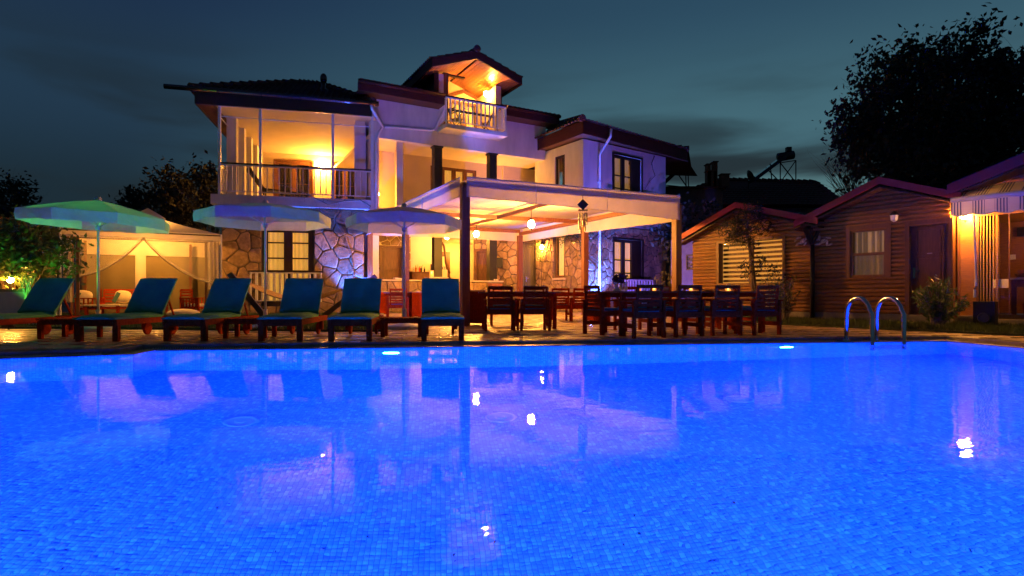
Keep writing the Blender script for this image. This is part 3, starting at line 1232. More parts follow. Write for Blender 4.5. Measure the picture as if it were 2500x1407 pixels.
def clumps(n_clump, n_leaf, blobs, spread):
    """Leaf centres in clumps through the blobs [(centre, radii)]."""
    pts = []
    vol = np.array([b[1][0] * b[1][1] * b[1][2] for b in blobs]) ** .8
    vol /= vol.sum()
    for k in nrg.choice(len(blobs), n_clump, p=vol):
        c, r = blobs[k]
        d = nrg.normal(0, 1, 3)
        d /= np.linalg.norm(d)
        q = np.array(c) + d * np.array(r) * nrg.uniform(.35, 1.0) ** .6
        pts.append(q + nrg.normal(0, 1, (n_leaf, 3)) * spread * nrg.uniform(.5, 1.3))
    return np.concatenate(pts)


def branch(mb, p, d, length, r, depth, kids=3, curl=.35, up=.15, rg=rng):
    pts, rr = [Vector(p)], [r]
    d = Vector(d).normalized()
    n = 4
    for i in range(n):
        d = (d + Vector((rg.uniform(-curl, curl), rg.uniform(-curl, curl), rg.uniform(-curl, curl) + up)) * .5).normalized()
        pts.append(pts[-1] + d * length / n)
        rr.append(r * (1 - .7 * (i + 1) / n))
    mb.tube(pts, rr, 5 if r > .02 else 3, cap=False)
    ends = [pts[-1]]
    if depth:
        for k in range(kids):
            i = rg.randint(1, n)
            dd = (d + Vector((rg.uniform(-1, 1), rg.uniform(-1, 1), rg.uniform(-.2, .8)))).normalized()
            ends += branch(mb, pts[i], dd, length * rg.uniform(.5, .75), rr[i] * .65, depth - 1, kids, curl, up, rg)
    return ends

# ------------------------------------------------------------------ the hotel villa
villa = thing('hotel_villa', 'two-storey white villa with stone ground floor, lit balcony and roof dormer behind the pool', 'house', (-3, 24, 0))
WB = Wall(G(530, 20.3), G(912, 21.6))
WF = Wall(G(925, 22.2), G(1330, 25.9))
F1, W0, W1 = G(1330, 25.9), G(1424, 23.7), G(1625, 26.9)
WL = Wall(F1, W0)
WW = Wall(W0, W1)


def part(name, m, fn, parent=None, smooth=False):
    mb = MB()
    fn(mb)
    return mb.build(name, M[m] if isinstance(m, str) else m, parent or villa, smooth)


# --- upper gallery balcony on the left
sL, sR = WB.s(515), WB.s(905)
part('balcony_slab', 'stucco', lambda b: b.wbox(WB, sL, sR, 3.93, 4.28, -6.9, .06))
part('balcony_ceiling', 'stucco_in', lambda b: b.wbox(WB, -.05, sR + .25, 7.42, 7.50, -6.9, .02))
fs0, fs1 = WB.s(475, .2), WB.s(908, .2)
fz = part('fascia', 'darkwood', lambda b: (b.wbox(WB, fs0, fs1, 7.38, 7.82, .12, .2), b.wbox(WB, fs0, fs0 + .07, 7.38, 7.82, -7.2, .118)))
part('soffit', 'soffit', lambda b: b.wbox(WB, fs0 + .07, -.055, 7.39, 7.41, -7.2, .118))
ga, gb = WB.s(400, .32), WB.s(925, .32)


def gut(b):
    pts = [WB.p(ga + (gb - ga) * i / 6, 7.86 - .03 * i / 6, .30) for i in range(7)]
    b.tube(pts, .085, 10)


part('gutter', 'gutter', gut, smooth=True)
for q in (.1, 1.5, 2.8, 4.2, 5.3):
    part('gutter_bracket', 'gutter', lambda b: b.wbox(WB, q, q + .03, 7.76, 7.95, .19, .40))
# columns of the gallery, one behind the other
c0 = WB.s(553, -1.3)
for o in (-1.3, -2.75, -4.15, -5.5, -6.75):
    part('gallery_column', 'stucco', lambda b: b.wbox(WB, c0, c0 + .34, 4.28, 7.42, o - .34, o))
for o in (-1.1, -4.9):
    part('gallery_column', 'stucco', lambda b: b.wbox(WB, sR - .62, sR - .18, 4.28, 7.42, o - .36, o))
part('header_beam', 'stucco_in', lambda b: b.wbox(WB, sR - .58, sR - .22, 6.98, 7.42, -6.8, -.7))
part('gallery_wall', 'stucco_in', lambda b: b.wbox(WB, sR + 1.0, sR + 1.25, 4.28, 7.45, -6.9, -1.0))
WBB = WB.shifted(-6.8)
d1 = (WBB.s(672), WBB.s(762), 4.285, WBB.z(672, 393))
d2 = (WBB.s(812), WBB.s(872), 4.285, WBB.z(812, 400))
part('gallery_wall', 'stucco_in', lambda b: wall_holes(b, WBB, -.4, sR + 1.1, 4.28, 7.46, [d1, d2]))
for dd in (d1, d2):
    window(WBB, villa, dd[0], dd[1], dd[2], dd[3], 2, (.33, .62), 'brownwood', .06, 'curtain_gallery', .14, .22, name='balcony_door', casing=.07)
for px in (535, 635, 812.5, 909):
    s = WB.s(px)
    part('balcony_post', 'whitepaint', lambda b: b.wbox(WB, s - .045, s + .045, 4.28, 7.42, -.10, -.01))
zr = WB.z(540, 283)
part('tie_rod', 'whitepaint', lambda b: b.bar(WB.p(.02, zr, -.05), WB.p(sR - .05, zr - .02, -.05), .03))
part('tie_rod', 'whitepaint', lambda b: b.bar(WB.p(.06, zr, -.12), WB.p(.06, zr, -6.5), .03))
pts = [WB.s(538), WB.s(633), WB.s(637), WB.s(810), WB.s(815), WB.s(907)]
for a, b_, n in ((pts[0], pts[1], 6), (pts[2], pts[3], 11), (pts[4], pts[5], 6)):
    railing(villa, WB.p(a, 4.28, -.055), WB.p(b_, 4.28, -.055), 1.15, n, posts=False)
railing(villa, WB.p(.03, 4.28, -.12), WB.p(.03, 4.28, -1.28), 1.15, 6, posts=False)
# roof over the gallery
eL, eR = fs0 - .12, fs1 + .05
zE, zRi = 7.84, 9.72
e0, e1 = WB.p(eL, zE, .28), WB.p(eR, zE, .28)
r0, r1 = WB.p(eL + 3.1, zRi, -3.7), WB.p(eR - 2.2, zRi, -3.7)
bk0, bk1 = WB.p(eL, zE, -7.6), WB.p(eR, zE, -7.6)
roof_g = part('roof', 'rooftile', lambda b: (b.poly([e0, e1, r1, r0]), b.poly([e0, r0, bk0]), b.poly([e1, bk1, r1]), b.poly([bk1, bk0, r0, r1])))
tile_plane(roof_g, [e0, e1, r1, r0], e0, e1)
tile_plane(roof_g, [e0, r0, bk0], bk0, e0)


def ridge(b, p, q, n):
    p, q = Vector(p), Vector(q)
    for i in range(n):
        a, c = p + (q - p) * i / n, p + (q - p) * (i + 1.12) / n
        b.tube([a + Z * .07, c + Z * .03], [.15, .11], 8)


part('ridge_tiles', 'rooftile', lambda b: (ridge(b, e0, r0, 12), ridge(b, r0, r1, 5), ridge(b, e1, r1, 10)), roof_g)
vp = P(790, 203, 23.2)
part('roof_vent', 'gutter', lambda b: (b.tube([vp - Z * .5, vp], .09, 8), b.sphere(vp + Z * .17, .19, 10, 8, (.75, .75, 1.15)), b.lathe([(.32, -.42), (.10, -.2)], vp, 10)), roof_g, True)

# --- stone ground floor below the gallery
WS = WB.shifted(-.18)
s0, s1 = WS.s(541), WS.s(889)
wz = lambda py: WS.z(645, py)
hw = (WS.s(639), WS.s(766), .30, wz(553))
sw = part('stone_wall', 'mortar', lambda b: (wall_holes(b, WS, s0, s1, -.05, 3.93, [hw]), b.wbox(WS, s1 - .3, s1, -.05, 3.93, -5.0, -.251)))
stones(WS, sw, s0, s1, .0, 3.90, [(hw[0] - .02, hw[1] + .02, hw[2], hw[3] + .02)], .50)
h_ = hw[3] - hw[2]
fr_ = lambda py: (wz(py) - hw[2]) / h_
window(WS, villa, *hw, 2, (fr_(661), fr_(630), fr_(592)), 'darkwood', .12, 'curtain', .20, .30, bars=.05)
rz0, rz1 = WS.z(612, 738, .45), WS.z(612, 661, .45)
railing(villa, WS.p(WS.s(612, .45), rz0, .45), WS.p(WS.s(783, .45), rz0, .45), rz1 - rz0, 11, ext=.08, low=.05, w=.075)
for px in (612, 783):
    s = WS.s(px, .45)
    part('railing_return', 'whitepaint', lambda b: b.bar(WS.p(s, rz1 - .08, .40), WS.p(s, rz1 - .08, .0), .04))

# --- main facade with the first-floor loggia
fA, fB = WF.s(905), WF.s(1332)
dL, dR = WF.s(1083), WF.s(1212)
part('facade_wall', 'stucco', lambda b: wall_holes(b, WF, fA, fB, 6.80, 8.40, [(dL, dR, 7.52, 8.5)], .3))
part('facade_pillar', 'stucco', lambda b: b.wbox(WF, fA, WF.s(925), -.05, 6.80, -.30, 0))
WLB = WF.shifted(-2.1)
part('loggia_wall', 'stucco_in', lambda b: b.wbox(WF, WF.s(925) - .25, WF.s(925) - .005, 3.95, 6.80, -2.1, -.305))
part('loggia_ceiling', 'stucco_in', lambda b: b.wbox(WF, fA, fB + .3, 6.82, 6.95, -7.4, -.301))
part('loggia_floor', 'stucco_in', lambda b: b.wbox(WF, fA, fB, 3.45, 4.08, -7.2, -.02))
hd = (WLB.s(1051), WLB.s(1163), 4.12, WLB.z(1051, 404))
part('loggia_wall', 'stucco_in', lambda b: wall_holes(b, WLB, WF.s(925) - .3, fB + 1.5, 4.08, 6.83, [hd]))
window(WLB, villa, *hd, 4, (.33, .66), 'brownwood', .08, 'curtain', .13, .20, name='loggia_door', bars=.06)
part('raised_wall_panel', 'stucco_in', lambda b: b.wbox(WLB, WLB.s(1226), WLB.s(1276), 4.08, 6.82, .0, .10))  # shallow raised panel on the loggia back wall
for a, c in ((1061, 1080), (1196, 1214)):
    for z0, z1 in ((4.085, 6.80), (0, 3.45)):
        part('dark_column', 'column', lambda b: (b.wbox(WF, WF.s(a), WF.s(c), z0, z1, -.32, -.02), b.wbox(WF, WF.s(a) - .04, WF.s(c) + .04, z1 - .07, z1 - .001, -.36, .018)))
# eave, gutter and roof of the main block
zF0, zF1 = 8.30, 8.58


def eave(px0, px1, off=.65):
    a, c = WF.s(px0, off), WF.s(px1, off)
    part('fascia', 'fascia', lambda b: b.wbox(WF, a, c, zF0, zF1, off - .05, off))
    part('soffit', 'soffit', lambda b: b.wbox(WF, a, c, zF0 - .02, zF0 - .001, -.2, off - .01))
    part('gutter', 'fascia', lambda b: b.tube([WF.p(a, zF1 + .03, off + .07), WF.p(c, zF1 + .03, off + .07)], .075, 8), smooth=True)
    lft = 3.0 if px0 < 1000 else 0
    q = [WF.p(a, zF1 + .06, off + .05), WF.p(c, zF1 + .06, off + .05), WF.p(c, zF1 + 1.55, off - 4.2), WF.p(min(a + lft, c - .1), zF1 + 1.55, off - 4.2)]
    r = part('roof', 'rooftile', lambda b: b.poly(q))
    tile_plane(r, q, q[0], q[1])
    return r


eave(874, 1086)
eave(1237, 1366)
# --- dormer with its little balcony
OV = 1.0
aL, aR, aC = WF.s(1055, OV), WF.s(1275, OV), WF.s(1165, OV)
zA, zP = 9.90, 10.58
rd = part('dormer_roof', 'rooftile', lambda b: (b.poly([WF.p(aL, zA, OV), WF.p(aC, zP, OV), WF.p(aC, zP, -6), WF.p(aL, zA, -6)]), b.poly([WF.p(aC, zP, OV), WF.p(aR, zA, OV), WF.p(aR, zA, -6), WF.p(aC, zP, -6)])))
tile_plane(rd, [WF.p(aL, zA, OV), WF.p(aC, zP, OV), WF.p(aC, zP, -6), WF.p(aL, zA, -6)], WF.p(aL, zA, -6), WF.p(aL, zA, OV), rise=.05)
tile_plane(rd, [WF.p(aC, zP, OV), WF.p(aR, zA, OV), WF.p(aR, zA, -6), WF.p(aC, zP, -6)], WF.p(aR, zA, OV), WF.p(aR, zA, -6), rise=.05)
part('ridge_tiles', 'rooftile', lambda b: ridge(b, WF.p(aC, zP, OV + .05), WF.p(aC, zP, -5), 14), rd)


def dfascia(b):
    for s_, z_ in ((aL, zA), (aR, zA)):
        q = [WF.p(s_, z_ - .34, OV), WF.p(aC, zP - .34, OV), WF.p(aC, zP, OV), WF.p(s_, z_, OV)]
        b.prism(q, WF.p(0, 0, -.06) - WF.p(0, 0, 0))
    for s_ in (aL, aR - .06):
        b.wbox(WF, s_, s_ + .06, zA - .34, zA - .005, -5.5, OV - .065)


part('dormer_fascia', 'fascia', dfascia)
# boarded ceiling: one board after another on both slopes
il, ir = WF.s(1086), WF.s(1208)
zsl = lambda s: (zA - .30) + (zP - zA) * (1 - abs(s - aC) / (aR - aC if s > aC else aC - aL))
nb = 26
for i in range(nb):
    a, c = aL + .1 + (aR - aL - .2) * i / nb, aL + .1 + (aR - aL - .2) * (i + 1) / nb - .012
    if a < aC < c:
        c = aC
    mb = MB()
    q = [WF.p(a, zsl(a), OV - .07), WF.p(c, zsl(c), OV - .07), WF.p(c, zsl(c) + .02, OV - .07), WF.p(a, zsl(a) + .02, OV - .07)]
    mb.prism(q, WF.p(0, 0, -3.0) - WF.p(0, 0, 0))
    mb.build('ceiling_board', M['ceilwood'], villa)
pw = WF.s(1083) - WF.s(1072)
part('dormer_pilaster', 'stucco', lambda b: b.wbox(WF, WF.s(1072), WF.s(1083), 7.5, 9.75, -.30, 0))
part('dormer_pilaster', 'stucco', lambda b: b.wbox(WF, WF.s(1210), WF.s(1223), 7.5, 9.72, -.30, 0))
part('dormer_cheek', 'brownwood', lambda b: b.wbox(WF, WF.s(1083) + .004, WF.s(1095), 7.5, 9.85, -.32, -.02))
part('dormer_wall', 'darkwood', lambda b: b.wbox(WF, WF.s(1072) - .2, WF.s(1072), 7.5, 9.9, -5.5, -.05))
part('dormer_wall', 'stucco_in', lambda b: b.wbox(WF, WF.s(1210), WF.s(1223), 7.5, 9.7, -2.2, -.31))
part('dormer_wall', 'darkwood', lambda b: b.wbox(WF, WF.s(1223) + .003, WF.s(1223) + .1, 7.5, 9.7, -5.5, -.1))
WD = WF.shifted(-1.9)
dh = (WD.s(1098), WD.s(1165), 7.52, 9.45)
part('dormer_wall', 'stucco_in', lambda b: wall_holes(b, WD, WF.s(1083) - .2, WF.s(1223), 7.5, 10.45, [dh]))
window(WD, villa, *dh, 2, (.42,), 'brownwood', .05, 'curtain', .12, .26, name='dormer_door')
part('dormer_lintel', 'brownwood', lambda b: (b.bar(WD.p(dh[0] - .2, 9.55, .03), WD.p((dh[0] + dh[1]) / 2, 9.95, .03), .05, .16), b.bar(WD.p((dh[0] + dh[1]) / 2, 9.95, .03), WD.p(dh[1] + .5, 9.55, .03), .05, .16)))
part('dormer_ceiling_lamp', 'darkwood', lambda b: b.box(WF.p((il + ir) / 2 - .6, 9.88, -.3), (.9, .16, .06), rz=WF.rz()))
sl0, sl1 = WF.s(1088, .8), WF.s(1237, .8)
part('dormer_balcony_slab', 'stucco', lambda b: b.wbox(WF, sl0 - .02, sl1 + .02, 7.34, 7.50, -2.0, .84))
rl = railing(villa, WF.p(sl0 + .03, 7.5, .78), WF.p(sl1 - .03, 7.5, .78), 1.12, 13, w=.06)
railing(villa, WF.p(sl0 + .03, 7.5, .74), WF.p(sl0 + .03, 7.5, .02), 1.12, 4, w=.05, posts=False)
railing(villa, WF.p(sl1 - .03, 7.5, .74), WF.p(sl1 - .03, 7.5, .02), 1.12, 5, w=.05, posts=False)
lp = WF.p(WF.s(1210) - .17, WF.z(1196, 232, -.55), -.55)
dl = part('wall_lamp', 'whitepaint', lambda b: b.lathe([(.02, .20), (.10, .12), (.11, .10)], lp, 10))
bulb(dl, lp - Z * .02, .10, 420)
# rain pipes
def pipe(pts, r=.055, m='whitepipe'):
    return part('downpipe', m, lambda b: b.tube(pts, r, 8), smooth=True)


pipe([WB.p(WB.s(906, .3), 7.76, .30), WB.p(WB.s(909, .3), 7.60, .30), WF.p(WF.s(932), 7.20, .10), WF.p(WF.s(922), 6.9, .06), WF.p(WF.s(917), 6.6, .06), WF.p(WF.s(917), 3.4, .06)])
pipe([WF.p(WF.s(938), 7.24, .07), WF.p(WF.s(1050), 7.36, .07), WF.p(WF.s(1060), 7.42, .10), WF.p(WF.s(1083, .5), 8.2, .55)])

# --- porch under the loggia
WP = WF.shifted(-3.7)
dp = (WP.s(931), WP.s(982), -.05, WP.z(931, 604))
pwall = part('porch_wall', 'stucco_in', lambda b: wall_holes(b, WP, fA - .3, WP.s(1064), -.05, 3.45, [dp]))
stones(WP, pwall, WP.s(915), WP.s(1003), .1, 3.44, [(dp[0] - .1, dp[1] + .1, -.05, dp[3] + .1)], .36, hgt=.03)
door(WP, villa, dp[0], dp[1], dp[2] + .05, dp[3], 3, 'brownwood')
part('porch_wall', 'stucco_in', lambda b: b.wbox(WF, fA - .3, fA, -.05, 3.45, -3.9, -.31))
WQ = WF.shifted(-6.3)
part('stairwell_wall', 'stucco_in', lambda b: (b.wbox(WQ, WQ.s(1040) - 2, WQ.s(1200) + 2, -.05, 6.8, -.2, 0), b.wbox(WP, WP.s(1064) - .15, WP.s(1064), -.05, 3.45, -2.6, -.251)))
wq = (WQ.s(1074), WQ.s(1098), 1.2, WQ.z(1074, 615))
wm = MB()
wm.wbox(WQ, *wq, .002, .05)
sd = wm.build('stair_window', M['brownwood'], villa)
part('pane', 'curtain', lambda b: (b.wbox(WQ, wq[0] + .12, wq[1] - .22, wq[2] + .12, (wq[2] + wq[3]) / 2 - .05, .051, .056), b.wbox(WQ, wq[0] + .12, wq[1] - .22, (wq[2] + wq[3]) / 2 + .1, wq[3] - .25, .051, .056)), sd)
st = [WF.p(WF.s(px), WF.z(px, py, -4.6), -4.6 + .0) if False else WF.shifted(-4.6).p(WF.shifted(-4.6).s(px), WF.shifted(-4.6).z(px, py), 0) for px, py in ((1079, 592), (1084, 602), (1087, 622), (1088, 640), (1091, 652), (1096, 661), (1098, 668))]
hr = part('stair_handrail', 'brownwood', lambda b: b.tube(st, .055, 7), smooth=True)
W46 = WF.shifted(-4.6)
for px, py in ((1083, 648), (1087, 653), (1091, 659)):
    part('baluster', 'whitepaint', lambda b: b.tube([W46.p(W46.s(px), .6, 0), W46.p(W46.s(px), W46.z(px, py), 0)], .03, 6), hr)
part('newel_post', 'darkwood', lambda b: b.lathe([(.08, .5), (.08, 1.1), (.13, 1.2), (.12, 1.5), (.05, 1.6), (.01, 1.7)], W46.p(W46.s(1097), 0, 0), 8), hr)
GA, GB = G(1156, 26.9), G(1314, 26.45)
WG = Wall(GA, GB)
g1 = (WG.s(1164), WG.s(1189), -.05, WG.z(1164, 614))
g2 = (WG.s(1281), WG.s(1307), -.05, WG.z(1281, 592))
gw = part('stone_wall', 'mortar', lambda b: wall_holes(b, WG, 0, WG.L, -.05, 3.45, [g1, g2]))
stones(WG, gw, 0, WG.L, 0, 3.44, [(g[0] - .1, g[1] + .1, g[2], g[3] + .1) for g in (g1, g2)], .36)
door(WG, villa, g1[0], g1[1], g1[2] + .05, g1[3], 3, 'brownwood')
door(WG, villa, g2[0], g2[1], g2[2] + .05, g2[3], 3, 'darkwood', 'darkwood')
pl_ = WF.shifted(-2.3).p(WF.s(1132) + .2, 3.36, 0)
po = part('porch_ceiling_lamp', 'whitepaint', lambda b: b.lathe([(.16, .08), (.17, .06)], pl_, 12))
bulb(po, pl_ - Z * .02, .11, 420)
sp_ = WF.shifted(-5.2)
sp_ = sp_.p(sp_.s(1136), 2.9, 0)
so = part('stair_lamp', 'whitepaint', lambda b: b.lathe([(.02, .6), (.02, .1), (.09, .08)], sp_, 8))
bulb(so, sp_, .08, 260)
lw = WF.shifted(-.9)
lgp = WF.p(WF.s(925) + .12, 4.75, -.95)
lo_ = part('loggia_wall_lamp', 'whitepaint', lambda b: b.box(lgp - V(.08, 0, 0), (.12, .12, .16)))
bulb(lo_, lgp + V(.09, 0, .02), .08, 170)
lgp2 = WLB.p(WLB.s(1195), 4.7, .16)
lo_ = part('loggia_wall_lamp', 'whitepaint', lambda b: b.box(lgp2 - WLB.p(0, 0, .09) + WLB.p(0, 0, 0), (.12, .12, .16)))
bulb(lo_, lgp2, .08, 520)
gl = WBB.p(WBB.s(788), WBB.z(788, 409), .22)
go = part('gallery_wall_lamp', 'whitepaint', lambda b: b.box(WBB.p(WBB.s(788), WBB.z(788, 409), .06), (.10, .12, .18), rz=WBB.rz()))
bulb(go, gl, .09, 950)

# --- right wing
wlA = -.75
hu = (WL.s(1355), WL.s(1379), 5.0, WL.z(1355, 384))
hl = (WL.s(1355), WL.s(1379), WL.z(1355, 679), WL.z(1355, 577))
part('wing_wall', 'stucco', lambda b: wall_holes(b, WL, wlA, WL.L, 3.70, 7.16, [hu]))
lw_ = part('stone_wall', 'mortar', lambda b: wall_holes(b, WL, wlA, WL.L, -.05, 3.695, [hl]))
stones(WL, lw_, wlA + .1, WL.L - .02, 0, 3.66, [(hl[0] - .06, hl[1] + .06, hl[2] - .12, hl[3] + .06)], .36)
window(WL, villa, *hu, 1, (), 'darkwood', .10, None, .10)
window(WL, villa, *hl, 1, (), 'brownwood', .10, 'curtain', .10)
part('window_sill', 'marble', lambda b: b.wbox(WL, hl[0] - .1, hl[1] + .1, hl[2] - .09, hl[2] - .002, -.1, .10))
ws = lambda px: WW.s(px)
hu = (ws(1497), ws(1565), WW.z(1497, 480), WW.z(1497, 376))
hl = (ws(1497), ws(1567), WW.z(1497, 690), WW.z(1497, 583))
part('wing_wall', 'stucco', lambda b: (wall_holes(b, WW, 0, WW.L, 3.70, 7.16, [hu]), b.wbox(WW, WW.L - .25, WW.L, 3.7, 7.16, -5, -.255)))
ww_ = part('stone_wall', 'mortar', lambda b: (wall_holes(b, WW, 0, WW.L, -.05, 3.695, [hl]), b.wbox(WW, WW.L - .25, WW.L, -.05, 3.69, -5, -.255)))
stones(WW, ww_, .03, WW.L - .02, 0, 3.66, [(hl[0] - .06, hl[1] + .06, hl[2] - .06, hl[3] + .06)], .38)
for hh, lit in ((hu, 'curtain_half'), (hl, 'curtain')):
    k = hh[0] + (hh[1] - hh[0]) * .72
    window(WW, villa, hh[0], k, hh[2], hh[3], 2, (.22, .52), 'darkwood', .10, lit, .13, .22, bars=.05)
    part('shutter', 'darkwood', lambda b: b.wbox(WW, k + .002, hh[1], hh[2], hh[3], -.12, -.03))
    part('window_casing', 'darkwood', lambda b: (b.wbox(WW, hh[0] - .07, hh[0], hh[2], hh[3] + .07, .001, .06), b.wbox(WW, hh[1], hh[1] + .07, hh[2], hh[3] + .07, .001, .06), b.wbox(WW, hh[0], hh[1], hh[3], hh[3] + .07, .001, .058)))
z_ = WW.z(1490, 466, .35)
railing(villa, WW.p(WW.s(1492, .35), z_ - .75, .35), WW.p(WW.s(1590, .35), z_ - .75, .35), .75, 13, low=.05, ext=.05, w=.08)
z_ = WW.z(1510, 679, .40)
railing(villa, WW.p(WW.s(1511, .4), z_ - .8, .40), WW.p(WW.s(1593, .4), z_ - .8, .40), .8, 11, low=.05, w=.075)
E1, E0, E2 = G(1300, 26.05), G(1424, 22.95), G(1678, 27.7)
zw0, zw1 = 7.19, 7.70
mid = (F1 + W1) / 2
apx = V(2.2, 27.6, 8.85)


def wing_eave(b):
    for a, c in ((E1, E0), (E0, E2)):
        d = (c - a).normalized()
        n = Vector((d.y, -d.x, 0))
        n = n if n.dot(-a) > 0 else -n
        n_ = -n * .06
        q = [a + Z * zw0, c + Z * zw0, c + Z * zw1, a + Z * zw1]
        b.prism(q, n_)


part('fascia', 'fascia', wing_eave)
back = [V(3.2, 31, 0), V(8.0, 33.0, 0)]
part('soffit', 'soffit', lambda b: b.poly([p + Z * (zw0 + .03) for p in (E1, E0, E2, V(10.2, 31.5, 0), V(-.8, 30, 0))]))
ext = [E1 + (E1 - mid).normalized() * .08, E0 + (E0 - mid).normalized() * .12, E2 + (E2 - mid).normalized() * .08]
bq = [V(9.9, 31.6, 0), V(-.9, 30.4, 0)]
rw = part('roof', 'rooftile', lambda b: (b.poly([ext[0] + Z * zw1, ext[1] + Z * zw1, apx]), b.poly([ext[1] + Z * zw1, ext[2] + Z * zw1, apx + V(2.0, 2.2, 0)][:3]), b.poly([ext[1] + Z * zw1, apx + V(2.0, 2.2, 0), apx]),
                                         b.poly([ext[2] + Z * zw1, bq[0] + Z * zw1, apx + V(2.0, 2.2, 0)]), b.poly([ext[0] + Z * zw1, apx, bq[1] + Z * zw1])))
tile_plane(rw, [ext[0] + Z * zw1, ext[1] + Z * zw1, apx], ext[0] + Z * zw1, ext[1] + Z * zw1)
tile_plane(rw, [ext[1] + Z * zw1, ext[2] + Z * zw1, apx + V(2.0, 2.2, 0), apx], ext[1] + Z * zw1, ext[2] + Z * zw1)
part('ridge_tiles', 'rooftile', lambda b: (ridge(b, ext[1] + Z * zw1, apx, 11), ridge(b, ext[2] + Z * zw1, apx + V(2.0, 2.2, 0), 14)), rw)
pipe([WW.p(WW.s(1490, .7), 7.55, .75), WW.p(WW.s(1489, .7), 7.22, .72), WW.p(WW.s(1460), 6.62, .09), WW.p(WW.s(1460), .1, .09)])
part('pipe_elbow', 'whitepipe', lambda b: b.wbox(WW, WW.s(1460) - .08, WW.s(1460) + .08, 5.45, 5.52, .02, .16))
# lamp by the wing door
wl = WL.p(WL.s(1330), WL.z(1330, 603), .16)
lo_ = part('door_wall_lamp', 'blackmetal', lambda b: (b.box(WL.p(WL.s(1330), WL.z(1330, 603), .05), (.10, .10, .22)), b.lathe([(.13, .10), (.02, .22)], wl, 8)))
bulb(lo_, wl - Z * .02, .085, 420)

# ------------------------------------------------------------------ pergola over the dining terrace
pA, pF, pE = G(1135, 13.46), G(990, 17.95), G(903, 21.9)
pB, pD, pC = G(1652, 15.9), G(1428, 20.3), G(1269, 24.5)
pergola = thing('pergola', 'long open pergola with a white canvas roof over the dining tables', 'pergola', ((pA + pC) / 2))
TOPZ = 3.36
for p, w in ((pA, .19), (pF, .19), (pE, .19), (pB, .19), (pD, .19), (pC, .19)):
    mb = MB()
    mb.box((p.x, p.y, TOPZ / 2 - .06), (w, w, TOPZ - .12), rz=math.radians(24))
    mb.build('post', M['pergola_wood'], pergola)


def pbeam(a, b, z=3.30, w=.09, h=.13):
    mb = MB()
    mb.bar(V(a.x, a.y, z), V(b.x, b.y, z), w, h)
    mb.build('beam', M['pergola_wood'], pergola)


fm, rm = (pA + pB) / 2, (pE + pC) / 2
pbeam(pA, pB); pbeam(pE, pC, 3.42); pbeam(pA, pE, 3.31); pbeam(pB, pC, 3.31)
pbeam(pF, pD, 3.30); pbeam(fm, rm, 3.29, .08, .11)


def plerp(u, v):
    return pA * (1 - u) * (1 - v) + pB * u * (1 - v) + pE * (1 - u) * v + pC * u * v


NU, NV = 24, 36
gr = []
for j in range(NV + 1):
    v = j / NV
    row = []
    for i in range(NU + 1):
        u = i / NU
        p = plerp(u, v)
        sag = .07 * (abs(math.sin(math.pi * u * 2))) * abs(math.sin(math.pi * v * 2)) + .012 * math.sin(i * 1.9 + j * .7)
        row.append(V(p.x, p.y, 3.42 + .10 * v - sag))
    gr.append(row)
mb = MB(); mb.sheet(gr); mb.build('canvas_roof', M['fabric_white'], pergola, True)


def valance(a, b, za, zb, ba, bb, nseg=26, out=.0, seam=True):
    d = (b - a).normalized()
    n = Vector((d.y, -d.x, 0))
    c = (pA + pC) / 2
    if n.dot(a - c) < 0:
        n = -n
    g = [[], [], []]
    for i in range(nseg + 1):
        t = i / nseg
        p = a + (b - a) * t + n * (.125 + .012 * math.sin(i * 1.3))
        zt, zb_ = za + (zb - za) * t, ba + (bb - ba) * t + .025 * math.sin(math.pi * t) + .006 * math.sin(i * 1.7)
        g[0].append(V(p.x, p.y, zt))
        g[1].append(V(p.x, p.y, (zt + zb_) / 2) + n * .012 * math.sin(i * .9))
        g[2].append(V(p.x, p.y, zb_))
    mb = MB(); mb.sheet(g)
    o = mb.build('valance', M['fabric_white'], pergola, True)
    if seam:
        mb = MB()
        for t in (.29, .62):
            p = a + (b - a) * t + n * .14
            mb.bar(V(p.x, p.y, za - .02), V(p.x, p.y, (ba + bb) / 2 + .03), .018, .012)
        mb.tube([q + n * .006 for q in g[2]], .009, 4)
        mb.tube([q + n * .006 + Z * .02 for q in g[0]], .018, 4)
        mb.build('seam', M['fabric_umb'], o)


valance(pA, pB, 3.45, 3.42, 3.02, 2.79)
valance(pA, pE, 3.45, 3.52, 3.02, 3.00)
valance(pB, pC, 3.42, 3.52, 2.79, 3.00)
valance(pE, pC, 3.52, 3.52, 3.00, 3.00, seam=False)
# hanging lanterns under the middle rafter
for px, py, u, lab in ((1297, 548, .279, 'lit glass lantern hanging under the pergola roof, the nearer and larger of the two'),
                       (1163, 572, .706, 'lit glass lantern hanging under the pergola roof, close beside the front post')):
    p = fm + (rm - fm) * u
    zz = CAMZ + (HZ - py) / F * p.y
    p = V((px - CX) / F * p.y, p.y, zz)
    t = thing('hanging_lantern', lab, 'lantern', p, group='lanterns hanging in the pergola')
    mb = MB(); mb.tube([p + Z * .17, V(p.x, p.y, 3.25)], .012, 5); mb.build('chain', M['blackmetal'], t)
    mb = MB(); mb.lathe([(.02, .19), (.05, .17), (.10, .13), (.10, .11), (.02, .11)], p, 10); mb.build('cap', M['blackmetal'], t)
    mb = MB(); mb.lathe([(.045, -.095), (.03, -.13), (.012, -.15), (.010, -.20)], p - Z * .01, 10)
    mb.build('base', M['blackmetal'], t)
    bulb(t, p, .105, 1250, sc=(.95, .95, 1.05), name='glass_shade')
